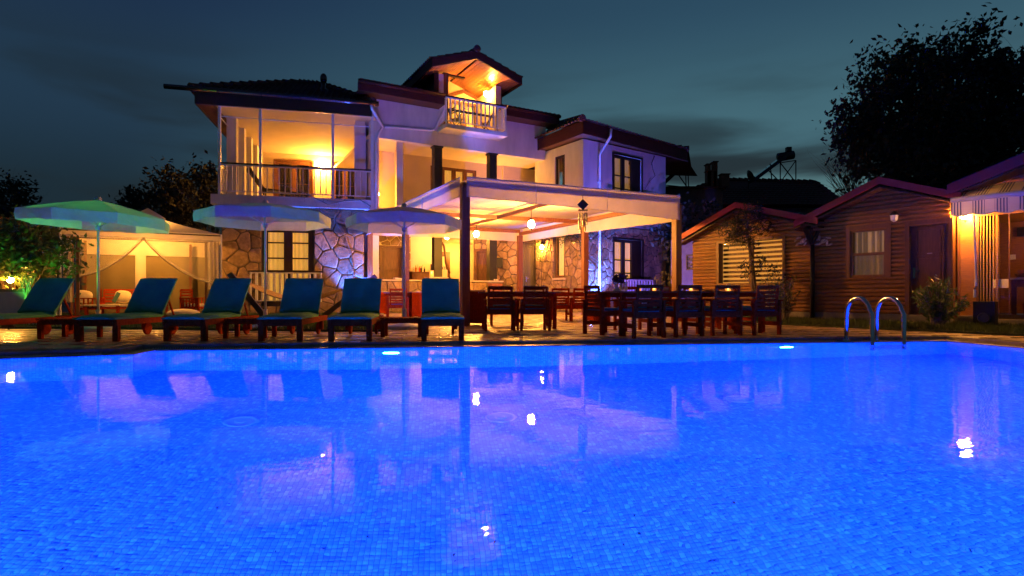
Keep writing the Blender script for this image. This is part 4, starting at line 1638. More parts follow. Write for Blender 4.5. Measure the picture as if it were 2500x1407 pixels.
# wind chime on the front edge
cp = G(1423, 14.42)
cp = V(cp.x, cp.y, CAMZ + (HZ - 497) / F * cp.y)
wc = thing('wind_chime', 'dark bamboo wind chime hanging at the front edge of the pergola', 'wind chime', cp)
mb = MB(); mb.box(cp + Z * -.03, (.20, .03, .20), ry=.78); mb.box(cp + Z * -.17, (.24, .05, .03)); mb.tube([cp, cp + Z * .2], .008, 4)
mb.build('hanger', M['darkwood'], wc)
for i, l in enumerate((.42, .50, .36, .46, .30)):
    q = cp + V(-.10 + .05 * i, rng.uniform(-.03, .03), -.24)
    mb = MB(); mb.tube([q, q - Z * l], .019, 6); mb.tube([q, q + Z * .08], .004, 3); mb.build('chime_tube', M['darkwood'], wc)

# ------------------------------------------------------------------ sun loungers
def make_lounger(label):
    t = thing('sun_lounger', label, 'sun lounger', group='sun loungers lined up along the pool', local=True)
    W_, L_ = .68, 1.88
    hy, ang = 1.16, math.radians(56)
    for sx in (-1, 1):
        mb = MB(); mb.box((sx * (W_ / 2 - .02), L_ / 2, .30), (.04, L_, .09)); mb.build('side_rail', M['teak'], t)
        mb = MB(); mb.box((sx * (W_ / 2 - .045), .055, .17), (.085, .07, .34)); mb.build('leg', M['teak'], t)
        mb = MB(); mb.box((sx * (W_ / 2 - .05), 1.60, .185), (.06, .07, .19)); mb.build('leg', M['teak'], t)
        mb = MB(); mb.lathe([(.02, -.022), (.105, -.022), (.115, -.012), (.115, .012), (.105, .022), (.02, .022)], (sx * (W_ / 2 - .105), 1.60, .116), 16, Matrix.Rotation(math.pi / 2, 3, 'Y'))
        mb.build('wheel', M['teak'], t)
    mb = MB(); mb.box((0, .025, .29), (W_ - .16, .04, .10)); mb.box((0, L_ - .02, .30), (W_ - .09, .04, .09))
    mb.build('end_rail', M['teak'], t)
    for i in range(9):
        mb = MB(); mb.box((0, .12 + .125 * i, .335), (W_ - .085, .075, .022)); mb.build('slat', M['teak'], t)
    d = Vector((0, math.cos(ang), math.sin(ang)))
    n = Vector((0, -math.sin(ang), math.cos(ang)))
    bl = .76
    o0 = Vector((0, hy, .345))
    mb = MB()
    for sx in (-1, 1):
        a = o0 + V(sx * .28, 0, 0)
        mb.bar(a, a + d * bl, .045, .03, up=n)
    for i in range(6):
        a = o0 + d * (.08 + .13 * i)
        mb.bar(a - V(.26, 0, 0), a + V(.26, 0, 0), .07, .02, up=n)
    mb.build('back_frame', M['teak'], t)
    mb = MB()
    for sx in (-1, 1):
        mb.bar(o0 + V(sx * .24, 0, 0) + d * .45 - n * .02, V(sx * .24, hy + .50, .31), .025)
    mb.build('back_prop', M['teak'], t)
    # one long cushion that bends up at the hinge
    prof = []
    for i in range(13):
        prof.append((Vector((0, -.04 + (hy + .0) * i / 12, .346)), Vector((0, 0, 1))))
    for i in range(1, 4):
        a = ang * i / 4
        prof.append((Vector((0, hy + .01 * i, .350 + .008 * i)), Vector((0, -math.sin(a), math.cos(a)))))
    for i in range(10):
        prof.append((o0 + d * (.06 + (bl - .02) * i / 9) + n * .018, n))
    th = .075
    rows_t, rows_b = [], []
    NX = 10
    r = random.Random(3)
    for k, (p, nn) in enumerate(prof):
        rt, rb = [], []
        for i in range(NX + 1):
            x = -W_ / 2 + .0 + W_ * i / NX
            e = min(1, 3.2 * min(i, NX - i) / NX + .35)
            ek = min(1, .55 + .3 * min(k, len(prof) - 1 - k))
            wr = r.uniform(-.004, .004) + (.010 * math.sin(k * 2.1 + i * .5) if 11 <= k <= 18 else 0)
            rt.append(p + V(x, 0, 0) + nn * (th * e ** .5 * ek + wr))
            rb.append(p + V(x * .985, 0, 0) + nn * .004)
        rows_t.append(rt); rows_b.append(rb)
    mb = MB()
    mb.sheet(rows_t)
    mb.sheet(rows_b)
    mb.sheet([[q[0] for q in rows_b], [q[0] for q in rows_t]])
    mb.sheet([[q[-1] for q in rows_t], [q[-1] for q in rows_b]])
    mb.sheet([rows_b[0], rows_t[0]])
    mb.sheet([rows_t[-1], rows_b[-1]])
    m = mb.build('mattress', M['mattress'], t, True)
    mb = MB()
    for i in (.30, .62, .92):
        y = hy * i
    for sx in (-1, 1):
        mb = MB(); mb.tube([V(sx * .29, hy - .02, .36), V(sx * .36, hy - .0, .32)], .006, 4); mb.build('tie', M['mattress'], m)
    return t


# px of the foot end, its depth, heading (0 = straight away from the camera, + = to the right)
LGS = [(-70, 8.95, 3.0, 'teal sun lounger cut by the left frame edge, leaning far over'),
       (233, 8.98, 1.0, 'green lit sun lounger just right of the low table at far left'),
       (449, 9.05, 0.5, 'blue sun lounger in front of the hammock post'),
       (683, 9.08, -6.0, 'blue sun lounger in front of the small white balcony rail'),
       (854, 9.08, -7.0, 'blue sun lounger before the blue lit stone corner'),
       (1081, 9.10, -8.5, 'blue sun lounger standing beside the dark front pergola post')]
proto = make_lounger(LGS[0][3])
for i, (px, Y, a, lab) in enumerate(LGS):
    o = proto if i == 0 else dup(proto, (0, 0, 0), 0, lab)
    o.location = G(px, Y)
    o.rotation_euler = (0, 0, math.radians(-a))


def make_side_table(label):
    t = thing('side_table', label, 'side table', group='low teak tables between the loungers', local=True)
    for sx in (-1, 1):
        for sy in (-1, 1):
            mb = MB(); mb.box((sx * .32, sy * .24, .15), (.07, .06, .30)); mb.build('leg', M['teak'], t)
    mb = MB()
    for sy in (-1, 1):
        mb.box((0, sy * .25, .275), (.58, .025, .07))
    for sx in (-1, 1):
        mb.box((sx * .33, 0, .275), (.025, .42, .07))
    mb.build('apron', M['teak'], t)
    for i in range(9):
        mb = MB(); mb.box((-.33 + .0825 * i, 0, .322), (.070, .58, .022)); mb.build('slat', M['teak'], t)
    return t


TBS = [(173, 9.75, -4, 'low teak side table half behind the green lit lounger'),
       (612, 9.95, 4, 'low teak side table under the middle parasol'),
       (983, 10.25, 6, 'low slatted teak table right beside the pergola post lounger')]
pt = make_side_table(TBS[0][3])
for i, (px, Y, a, lab) in enumerate(TBS):
    o = pt if i == 0 else dup(pt, (0, 0, 0), 0, lab)
    o.location = G(px, Y)
    o.rotation_euler = (0, 0, math.radians(a))


# ------------------------------------------------------------------ parasols
def parasol(px, Y, R_, zrim, ztop, tilt, lab, seed):
    r = random.Random(seed)
    base = G(px, Y)
    t = thing('parasol', lab, 'parasol', base, group='white parasols behind the loungers')
    mb = MB(); mb.lathe([(.03, .14), (.30, .085), (.34, .06), (.34, .0)], base, 20); mb.build('base', M['plastic_white'], t, False)
    mb = MB(); mb.lathe([(.045, .10), (.045, .42), (.03, .43)], base, 10); mb.build('sleeve', M['plastic_white'], t)
    mb = MB(); mb.tube([base + Z * .1, base + Z * (ztop - .02)], .024, 9); mb.build('pole', M['whitepaint'], t, True)
    tx, ty = tilt
    up = lambda p: V(p.x, p.y, p.z + (p.x - base.x) * tx + (p.y - base.y) * ty)
    NS, per, NR = 8, 6, 6
    ph = r.uniform(.0, .5)
    rows = []
    for k in range(NR + 1):
        f = k / NR
        row = []
        for i in range(NS * per):
            a = ph + 2 * math.pi * i / (NS * per)
            q = (i % per) / per
            oct_ = math.cos(math.pi / NS) / math.cos((q - .5) * 2 * math.pi / NS)
            rr = R_ * f * oct_
            bulge = -.055 * math.sin(math.pi * q) * f * (1 - f * .85)
            z = zrim + (ztop - zrim) * (1 - f ** 1.25) + bulge
            row.append(up(base + V(rr * math.cos(a), rr * math.sin(a), z)))
        row.append(row[0])
        rows.append(row)
    mb = MB(); mb.sheet(rows)
    can = mb.build('canopy', M['fabric_umb'], t, False)
    vr = [rows[-1], [], []]
    for i in range(NS * per):
        a = ph + 2 * math.pi * i / (NS * per)
        p = rows[-1][i]
        w = .008 * math.sin(i * 2.3 + seed)
        dv = V(math.cos(a), math.sin(a), 0)
        sc = -.018 * math.sin(math.pi * (i % per) / per)
        vr[1].append(p + dv * (.008 + w) - Z * .10)
        vr[2].append(p + dv * (.004 - w) - Z * (.215 + sc + r.uniform(-.006, .006)))
    vr[1].append(vr[1][0]); vr[2].append(vr[2][0])
    mb = MB(); mb.sheet(vr); mb.build('valance', M['fabric_umb'], can, False)
    for k in range(NS):
        a = ph + 2 * math.pi * k / NS
        i = k * per
        mb = MB()
        mb.tube([rows[j][i] - Z * .016 for j in range(NR + 1)], .010, 4)
        e = rows[3][i] - Z * .02
        mb.tube([e, base + Z * (zrim - .22)], .008, 4)
        mb.build('rib', M['whitepaint'], t)
    mb = MB(); mb.lathe([(.024, .05), (.05, .03), (.05, -.04), (.024, -.06)], base + Z * (zrim - .22), 10); mb.build('hub', M['plastic_white'], t)
    mb = MB(); mb.lathe([(.03, -.02), (.065, .0), (.06, .04), (.03, .075), (.002, .08)], base + Z * ztop, 10); mb.build('finial', M['plastic_white'], t)
    return t


parasol(240, 11.7, 1.30, 2.33, 2.66, (-.042, 0), 'white parasol tinted green on top, tilted, at far left', 1)
parasol(648, 12.2, 1.34, 2.44, 2.68, (.0, 0), 'white parasol with blue lit valance under the balcony, between its two neighbours', 2)
parasol(987, 12.3, 1.22, 2.36, 2.62, (.0, 0), 'white parasol nearest to the pergola, in front of the bar', 3)


# ------------------------------------------------------------------ dining furniture
def make_chair(label):
    """Armchair of flat teak boards; it faces +y, so its back is turned to the pool at heading 0."""
    t = thing('garden_armchair', label, 'armchair', group='teak armchairs at the dining tables', local=True)
    for sx in (-1, 1):
        for sy in (-1, 1):
            mb = MB(); mb.box((sx * .285, sy * .235 , .31), (.045, .07, .62)); mb.build('leg', M['teak'], t)
        mb = MB(); mb.box((sx * .285, .0, .632), (.062, .60, .025)); mb.build('armrest', M['teak'], t)
        mb = MB(); mb.box((sx * .282, .0, .20), (.024, .41, .075)); mb.build('stretcher', M['teak'], t)
        for sy in (-1,):
            mb = MB(); mb.sphere((sx * .285, sy * .272, .20), .008, 6, 4); mb.build('bolt', M['steel'], t)
    mb = MB()
    mb.box((0, -.235, .385), (.525, .03, .10)); mb.box((0, .235, .385), (.525, .03, .10))
    for sx in (-1, 1):
        mb.box((sx * .248, 0, .385), (.028, .44, .08))
    for i in range(6):
        mb.box((0, -.18 + .075 * i, .436), (.50, .06, .018))
    mb.build('seat', M['teak'], t)
    mb = MB(); mb.box((0, .01, .468), (.48, .46, .045)); mb.build('cushion', M['cushion_teal'], t)
    tl = -.13
    bp = lambda x, z: V(x, -.21 + (z - .42) * tl, z)
    for sx in (-1, 1):
        mb = MB(); mb.bar(bp(sx * .225, .40), bp(sx * .225, .90), .045, .03, up=(0, 1, 0)); mb.build('back_stile', M['teak'], t)
    mb = MB(); mb.bar(bp(-.2475, .875), bp(.2475, .875), .034, .06); mb.build('top_rail', M['teak'], t)
    for i in range(5):
        z = .485 + .073 * i
        mb = MB(); mb.bar(bp(-.203, z), bp(.203, z), .018, .052); mb.build('back_slat', M['teak'], t)
    return t


def dining_table(px, Y, lx, ly, a, lab, z=.78):
    o = G(px, Y)
    t = thing('dining_table', lab, 'table', o, math.radians(a), 'teak dining tables on the terrace', local=True)
    mb = MB()
    mb.box((0, 0, z - .07), (lx - .12, .03, .08)); mb.box((0, ly / 2 - .08, z - .07), (lx - .16, .03, .08)); mb.box((0, -ly / 2 + .08, z - .07), (lx - .16, .03, .08))
    mb.build('apron', M['teak'], t)
    n = 7
    for i in range(n):
        mb = MB(); mb.box((0, -ly / 2 + ly * (i + .5) / n, z - .015), (lx, ly / n - .008, .03)); mb.build('plank', M['teak_table'], t)
    for sx in (-1, 1):
        for sy in (-1, 1):
            mb = MB(); mb.box((sx * (lx / 2 - .12), sy * (ly / 2 - .09), (z - .03) / 2), (.08, .08, z - .03)); mb.build('leg', M['teak'], t)
    return t


ch = make_chair('teak armchair, first from the left of the four backs at the right table')
CH = [(1567, 9.95, 19, None),
      (1661, 10.25, 19, 'teak armchair, second of the four backs at the right table'),
      (1755, 10.53, 17, 'teak armchair with a blue cloth strip knotted to its seat'),
      (1849, 10.72, 20, 'teak armchair nearest to the cabins, last of the four backs'),
      (1474, 10.75, -62, 'teak armchair at the left end of the right table, turned sideways'),
      (1545, 11.75, 199, 'teak armchair across the right table, behind the flower vase'),
      (1630, 12.05, 199, 'teak armchair across the right table, before the potted shrub'),
      (1712, 12.35, 199, 'teak armchair across the right table, right of the light pergola post'),
      (1793, 12.65, 199, 'teak armchair across the right table, before the blind window'),
      (1219, 11.75, 4, 'teak armchair beside the dark post, left one of the two dark backs'),
      (1302, 11.75, 4, 'teak armchair, right one of the two dark backs at the near table'),
      (1229, 13.6, 184, 'teak armchair on the far side of the near table, left one'),
      (1305, 13.6, 184, 'teak armchair on the far side of the near table, right one'),
      (1363, 15.9, 8, 'small looking red lit armchair behind, left of its twin near the planter'),
      (1413, 15.9, 8, 'small looking red lit armchair close to the slatted planter'),
      (972, 17.0, 12, 'red lit armchair behind the parasol pole near the bar'),
      (1052, 18.6, 150, 'armchair facing the pool below the brick bar pier'),
      ]
for i, (px, Y, a, lab) in enumerate(CH):
    o = ch if i == 0 else dup(ch, (0, 0, 0), 0, lab)
    o.location = G(px, Y + rng.uniform(-.07, .07))
    o.rotation_euler = (0, 0, math.radians(a + rng.uniform(-5, 5)))
rt = dining_table(1668, 11.15, 3.35, .95, 19, 'long teak dining table set with candles and flowers, at right', .80)
dining_table(1265, 12.65, 1.75, .95, 4, 'teak dining table behind the two dark chair backs', .80)
dining_table(1398, 16.9, 1.7, .95, 8, 'teak dining table behind the red lit chairs, near the stone wall', .80)
dining_table(1000, 18.1, 1.6, .9, 12, 'teak dining table in front of the bar counter', .80)


def rtp(x, y, z=.80):
    a = math.radians(19)
    o = G(1668, 11.15)
    return o + V(x * math.cos(a) - y * math.sin(a), x * math.sin(a) + y * math.cos(a), z + .001)


vz = rtp(-1.36, .05)
t = thing('flower_vase', 'bunch of dark red flowers in clear glass cylinders on the right table', 'vase', vz)
for dx, hh in ((-.08, .17), (.02, .15), (.11, .18)):
    mb = MB(); mb.lathe([(.001, 0), (.035, 0), (.035, hh), (.031, hh), (.031, .012)], vz + V(dx, rng.uniform(-.03, .03), 0), 12); mb.build('glass_cylinder', M['glassware'], t)
v, f = leaf_cards(clumps(26, 14, [((vz.x + .02, vz.y, vz.z + .24), (.17, .15, .075))], .025), .05, asp=.8)
o = mesh_np('petals', v - np.array(LOC[t.name]), f, M['flower'], t); o['kind'] = 'stuff'
mb = MB()
for i in range(12):
    q = vz + V(rng.uniform(-.1, .12), rng.uniform(-.06, .06), .10)
    mb.tube([q, vz + V(rng.uniform(-.15, .18), rng.uniform(-.1, .1), .25)], .004, 3)
mb.build('stems', M['leaf'], t)
nz = rtp(-1.47, -.02)
nh = thing('napkin_holder', 'pale triangular napkin holder left of the flower vase', 'napkin holder', nz)
mb = MB(); mb.prism([nz + V(-.075, -.02, 0), nz + V(.075, -.02, 0), nz + V(.0, -.02, .13)], (0, .05, 0)); mb.build('napkins', M['fabric_umb'], nh)
cands = [(-.97, .02, 'lit candle glass right of the flower vase'), (-.62, .05, 'lit candle glass between the first and second chair backs'),
         (.18, .0, 'lit candle glass between the second and third chair backs'), (1.02, -.05, 'large lit candle glass before the blind window')]
cmat = bulb_mat('candle_flame_glow', (1.0, .45, .10), 26)
jar = mat('amber_candle_glass', (.9, .45, .12), .2, alpha=.5, emit=(1, .38, .06), es=.9)
for x, y, lab in cands:
    q = rtp(x, y)
    sc = 1.35 if x > 1 else 1
    t = thing('candle_glass', lab, 'candle', q, group='candles on the right table')
    mb = MB(); mb.lathe([(.001, 0), (.035 * sc, 0), (.045 * sc, .08 * sc), (.042 * sc, .08 * sc), (.03 * sc, .01)], q, 12); mb.build('glass', jar, t)
    mb = MB(); mb.sphere(q + Z * .05, .014 * sc, 8, 5, (1, 1, 1.5)); mb.build('flame', cmat, t)
for x, y, lab in ((-.55, -.18, 'stack of pale plates behind the first chair back'), (.5, -.1, 'plate lying behind the second chair back'), (.0, .1, 'white bowl before the light pergola post')):
    q = rtp(x, y)
    mb = MB(); mb.lathe([(.001, .004), (.06, .004), (.11, .02), (.115, .024), (.06, .0), (.001, .0)], q, 18)
    if 'stack' in lab:
        for k in range(4):
            mb.lathe([(.06, .024 + .012 * k), (.115, .034 + .012 * k), (.05, .02 + .012 * k)], q, 18)
    tag(mb.build('plate', M['cushion_white']), lab, 'plate', 'plates on the right table')
q = rtp(1.17, .12)
mb = MB(); mb.lathe([(.035, .16), (.085, .04), (.02, .05), (.02, .0), (.05, 0)], q, 14)
tag(mb.build('table_lampshade', M['cushion_white']), 'small cream cone shade on the cabin end of the right table', 'table lamp')
q = G(1713, 10.45) + Z * .41
mb = MB(); mb.tube([q + V(-.02, 0, .03), q + V(.03, -.02, -.02), q + V(.04, -.02, -.09), q + V(.0, -.02, -.12), q + V(-.03, -.02, -.05), q + V(.0, 0, .03)], .012, 6)
tag(mb.build('cloth_strip', M['mattress']), 'blue cloth strip knotted to the chair with the third back', 'cloth')


# ------------------------------------------------------------------ slatted planter boxes at the pergola posts
def planter(px, Y, w, h, a, lab, first=None):
    o = G(px, Y)
    t = thing('planter_box', lab, 'planter', o, math.radians(a), 'slatted planter boxes by the pergola posts', local=True)
    mb = MB(); mb.box((0, 0, h / 2 + .02), (w - .05, w - .05, h - .10)); mb.build('inner_box', M['teak'], t)
    mb = MB()
    for z in (.10, h - .05):
        mb.box((0, -w / 2 + .012, z), (w, .022, .09)); mb.box((0, w / 2 - .012, z), (w, .022, .09))
        mb.box((-w / 2 + .012, 0, z), (.022, w - .05, .09)); mb.box((w / 2 - .012, 0, z), (.022, w - .05, .09))
    for sx in (-1, 1):
        for sy in (-1, 1):
            mb.box((sx * (w / 2 - .03), sy * (w / 2 - .03), h / 2), (.062, .062, h))
    mb.build('frame', M['teak'], t)
    n = 6
    for i in range(n):
        x = -w / 2 + .06 + (w - .12) * (i + .5) / n
        for sy in (-1, 1):
            mb = MB(); mb.box((x, sy * (w / 2 - .018), h / 2 + .02), ((w - .12) / n - .014, .016, h - .24)); mb.build('slat', M['teak'], t)
        mb = MB(); mb.box((-w / 2 + .018, x, h / 2 + .02), (.016, (w - .12) / n - .014, h - .24)); mb.build('slat', M['teak'], t)
    mb = MB(); mb.box((0, 0, h + .012), (w + .02, w + .02, .02)); mb.build('lid', M['marble'], t)
    return t


planter(1458, 15.2, .5, .78, 24, 'slatted wooden planter box lit red, left of the long table')
planter(1163, 13.75, .42, .82, 4, 'slatted wooden planter box with a blue lit corner at the front post')
planter(1018, 17.9, .42, .80, 24, 'dark slatted planter box right of the parasol pole')
planter(932, 21.2, .34, .82, 24, 'slatted planter box lit bright blue beside the blue stone corner')

# ------------------------------------------------------------------ bar counter and what stands on it
WC = WF.shifted(.25)
bar = thing('bar_counter', 'stone fronted bar counter with pale worktop and brick piers under the loggia', 'bar', WC.p(2.5, 0, 0))
b0, b1 = WC.s(921), WC.s(1225)
bz = WC.z(1075, 684)
bf = MB(); bf.wbox(WC, b0, b1, 0, bz - .06, -.35, 0)
bfo = bf.build('counter_front', M['mortar'], bar)
p1, p2 = (WC.s(1050), WC.s(1088)), (WC.s(1189), WC.s(1225))
stones(WC, bfo, b0, p1[0], .05, bz - .08, [], .42)
stones(WC, bfo, p1[1], p2[0], .05, bz - .08, [], .42)
mb = MB(); mb.wbox(WC, b0 - .06, b1 + .06, bz - .058, bz, -.45, .07); mb.build('worktop', M['marble'], bar)
for k, (a, c) in enumerate((p1, p2)):
    pm = MB(); pm.wbox(WC, a, c, 0, bz + (.06 if k == 0 else -.062), -.40, .055); po_ = pm.build('brick_pier', M['mortar'], bar)
    if k == 0:
        mb = MB(); mb.wbox(WC, a - .07, c + .07, bz + .061, bz + .12, -.45, .13); mb.build('pier_cap', M['marble'], po_)
    z = .04
    row = 0
    while z < bz - .12:
        w = (c - a) / 2
        cuts = [a, a + w, c] if row % 2 else [a, a + w / 2, a + w * 1.5, c]
        for u0, u1 in zip(cuts, cuts[1:]):
            mb = MB(); mb.wbox(WC, u0 + .008, u1 - .008, z, z + .115, .056, .075); mb.build('brick', M['brick'], po_)
        z += .13
        row += 1


def on_wall(W, px, z, off=0.0):
    return W.p(W.s(px, off), z, off)


q = on_wall(WC, 1054, bz + .12, -.1)
t = thing('candle_jar', 'tall pale candle jar on the brick bar pier', 'candle', q)
mb = MB(); mb.lathe([(.001, 0), (.09, 0), (.09, .26), (.08, .26), (.08, .02)], q, 12); mb.build('jar', jar, t)
mb = MB(); mb.sphere(q + Z * .17, .03, 8, 5, (1, 1, 1.5)); mb.build('flame', cmat, t)
q = on_wall(WC, 975, bz + .001, -.2)
mb = MB(); mb.box(q + Z * .03, (.42, .28, .05), rz=.5, ry=.1)
tag(mb.build('menu_book', M['cushion_white']), 'pale menu book lying on the bar before the panelled door', 'book')
for k, px in enumerate((1207, 1211, 1214)):
    q = on_wall(WC, px, bz + .001, -.1)
    mb = MB(); mb.lathe([(.001, 0), (.022, 0), (.022, .07), (.001, .07)], q, 8)
    tag(mb.build('salt_shaker', M['cushion_white']), ('left one', 'middle one', 'right one')[k] + ' of three tiny white shakers on the right end of the bar', 'shaker', 'shakers on the bar end')
q = on_wall(WF.shifted(-1.2), 1135, 0)
mb = MB(); mb.box(q + Z * 1.20, (.62, .5, .16), rz=WF.rz()); mb.box(q + Z * .56, (.5, .4, 1.1), rz=WF.rz())
tag(mb.build('till', M['darkwood']), 'dark cash till cabinet behind the bar, half hidden by the front post', 'till')
WS2 = WP.shifted(.45)
sb = thing('sideboard', 'brown wooden sideboard behind the bar below the plain wall', 'sideboard', on_wall(WS2, 1030, 0))
sz = WS2.z(1030, 664)
mb = MB(); mb.wbox(WS2, WS2.s(1006), WS2.s(1056), 0, sz - .03, -.40, 0); mb.build('body', M['brownwood'], sb)
mb = MB(); mb.wbox(WS2, WS2.s(1005), WS2.s(1057), sz - .029, sz, -.42, .03); mb.build('top', M['brownwood'], sb)
bot = [(1010, .22, 'clear'), (1015, .30, 'amber'), (1020, .34, 'clear'), (1024, .26, 'red'), (1028, .27, 'dark'), (1032, .33, 'clear'), (1036, .24, 'dark')]
bm = {'clear': M['glassware'], 'amber': mat('amber_glass', (.35, .12, .02), .1), 'red': mat('red_label_bottle', (.4, .05, .03), .2), 'dark': mat('dark_bottle_glass', (.03, .03, .02), .08)}
LB = ['low clear bottle at the left end of the sideboard', 'amber bottle next to the low clear one on the sideboard', 'tallest clear bottle on the sideboard', 'red bottle in the middle of the sideboard',
      'dark bottle right of the red one on the sideboard', 'clear bottle between two dark ones on the sideboard', 'dark bottle at the right end of the sideboard row']
for (px, h, c), lab in zip(bot, LB):
    q = on_wall(WS2, px, sz + .001, -.2)
    mb = MB(); mb.lathe([(.001, 0), (.045, 0), (.045, h * .6), (.018, h * .75), (.016, h), (.001, h)], q, 10)
    tag(mb.build('bottle', bm[c]), lab, 'bottle', 'bottles on the sideboard')
q = on_wall(WS2, 1056, sz + .02, -.1)
mb = MB(); mb.box(q + Z * .17, (.16, .16, .36), rz=WF.rz())
tag(mb.build('loudspeaker', M['blackmetal']), 'small black loudspeaker at the column end of the sideboard', 'loudspeaker')
wb = on_wall(WG, 1220, 2.2, .12)
mb = MB(); mb.box(wb, (.28, .16, .45), rz=.1)
tag(mb.build('wall_speaker', M['blackmetal']), 'dark box fixed to the stone wall behind the lower right column', 'wall box')

# ------------------------------------------------------------------ gazebo tent
gL, gR = G(147, 16.9), G(540, 19.0)
wv = (gR - gL); wl_ = wv.length; gu = wv.normalized()
gn = Vector((gu.y, -gu.x, 0))
if gn.dot(-gL) < 0:
    gn = -gn
GW = Wall(gL, gR)
gz = thing('gazebo', 'cream cloth gazebo with pointed roof and swept net curtains at left', 'gazebo', GW.p(wl_ / 2, 0, -1.5))
DP = 3.0
ez, az_ = 2.72, 3.55
zb_ = 2.46
cor = [GW.p(0, 0, 0), GW.p(wl_, 0, 0), GW.p(wl_, 0, -DP), GW.p(0, 0, -DP)]
cen = GW.p(wl_ / 2, 0, -DP / 2)
apex = V(cen.x, cen.y, CAMZ + (HZ - 508) / F * cen.y)
vent = apex - Z * .22
for i in range(4):
    a, b = cor[i] + Z * ez, cor[(i + 1) % 4] + Z * ez
    g = []
    for j in range(9):
        v = j / 8
        row = []
        for k in range(9):
            u = k / 8
            p = (a + (b - a) * u) * (1 - v) + vent * v
            row.append(p - Z * .10 * math.sin(math.pi * v) * (.4 + .6 * math.sin(math.pi * u)))
        g.append(row)
    mb = MB(); mb.sheet(g); mb.build('roof_panel', M['fabric_white'], gz, True)
    mb = MB(); mb.poly([vent + (a - vent) * .24 + Z * .03, vent + (b - vent) * .24 + Z * .03, apex]); mb.build('roof_cap', M['fabric_white'], gz)
    n_ = [[], []]
    for k in range(17):
        p = a + (b - a) * k / 16
        n_[0].append(p); n_[1].append(V(p.x, p.y, zb_ + .012 * math.sin(k * 1.7)))
    mb = MB(); mb.sheet(n_); mb.build('valance', M['fabric_white'], gz, True)
    mb = MB(); mb.tube([cor[i], cor[i] + Z * ez], .03, 7); mb.build('post', M['whitepaint'], gz)
mb = MB()
for i in range(4):
    mb.bar(cor[i] + Z * (ez - .05), cor[(i + 1) % 4] + Z * (ez - .05), .04)
    mb.bar(cor[i] + Z * (ez - .06), vent - Z * .05, .03)
mb.build('roof_frame', M['darkwood'], gz)
for px, o in ((190, -.15), (176, -2.85), (208, -2.8), (465, -2.8), (503, -.2)):
    s = GW.s(px, o)
    mb = MB(); mb.wbox(GW, s - .04, s + .04, 0, zb_ + .1, o - .04, o + .04); mb.build('inner_post', M['brownwood'], gz)
mb = MB(); mb.wbox(GW, .1, GW.s(192, -.15), 2.40, 2.47, -.18, -.12); mb.build('inner_beam', M['brownwood'], gz)


def cloth(s0, s1, z0, z1, o, m, name, n=40, amp=.03, fq=20, taper=None):
    g = []
    for r_ in range(7):
        v = r_ / 6
        row = []
        for k in range(n + 1):
            u = k / n
            s = s0 + (s1 - s0) * u
            if taper:
                c = taper
                s = c + (s - c) * (1 - .55 * math.sin(math.pi * min(1, (1 - v) * 1.15)) ** 2)
            row.append(GW.p(s, z0 + (z1 - z0) * v, o + amp * math.sin(u * fq + v * 1.3) * (1 - .3 * v)))
        g.append(row)
    mb = MB(); mb.sheet(g)
    return mb.build(name, M[m], gz, True)


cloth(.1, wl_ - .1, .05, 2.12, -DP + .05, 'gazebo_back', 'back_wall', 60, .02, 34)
cloth(.1, wl_ - .1, 2.11, 2.5, -DP + .09, 'fabric_white', 'back_pelmet', 60, .012, 40)
cs = GW.s(343, -DP + .2)
cloth(cs - .16, cs + .16, .95, 2.2, -DP + .16, 'fabric_white', 'centre_strap', 8, .012, 6)
cloth(GW.s(507, -.05), wl_ - .02, .85, zb_ + .03, -.06, 'sheer', 'side_curtain', 24, .06, 22)
cloth(GW.s(507, -.25), wl_ - .05, .9, zb_ + .03, -.22, 'fabric_white', 'side_curtain', 18, .05, 18)
cloth(.05, GW.s(176, -.1), .5, zb_ + .03, -.12, 'fabric_white', 'side_curtain', 18, .05, 18)
# the two net curtains swept from the middle of the eave to the corner posts
for sgn, px_end, py_end in ((-1, 196, 672), (1, 520, 690)):
    sm = GW.s(350, .04)
    se = GW.s(px_end, .04)
    ze = GW.z(px_end, py_end, .04)
    zt = zb_ + .05
    curve = []
    for k in range(25):
        u = k / 24
        s = sm + (se - sm) * u
        z = zt + (ze - zt) * (u ** .80 * .30 + (1 - (1 - u) ** 2.0) * .70)
        curve.append((s, z))
    g = [[], [], []]
    for s, z in curve:
        for j in range(3):
            g[j].append(GW.p(s, z + (zt - z) * j / 2, .04 + .03 * math.sin(s * 9 + j)))
    mb = MB(); mb.sheet(g); so_ = mb.build('net_curtain', M['sheer'], gz, True)
    mb = MB(); mb.tube([GW.p(s, z, .07) for s, z in curve], [.035 + .02 * math.sin(math.pi * k / 24) for k in range(25)], 7); mb.build('gathered_hem', M['sheer'], so_, True)
    mb = MB(); mb.tube([GW.p(s, z - .03, .05) for s, z in curve], .02, 5); mb.build('gathered_hem', M['fabric_white'], so_, True)
gq = V(cen.x, cen.y, 2.93)
gl_ = thing('gazebo_lantern', 'lit lantern hanging under the gazebo roof, seen only in the pool reflection', 'lantern', gq)
mb = MB(); mb.tube([gq + Z * .13, vent - Z * .06], .012, 5); mb.build('chain', M['blackmetal'], gl_)
mb = MB(); mb.lathe([(.02, .17), (.10, .12), (.10, .10)], gq, 10); mb.build('cap', M['blackmetal'], gl_)
bulb(gl_, gq, .11, 640, name='glass_shade')


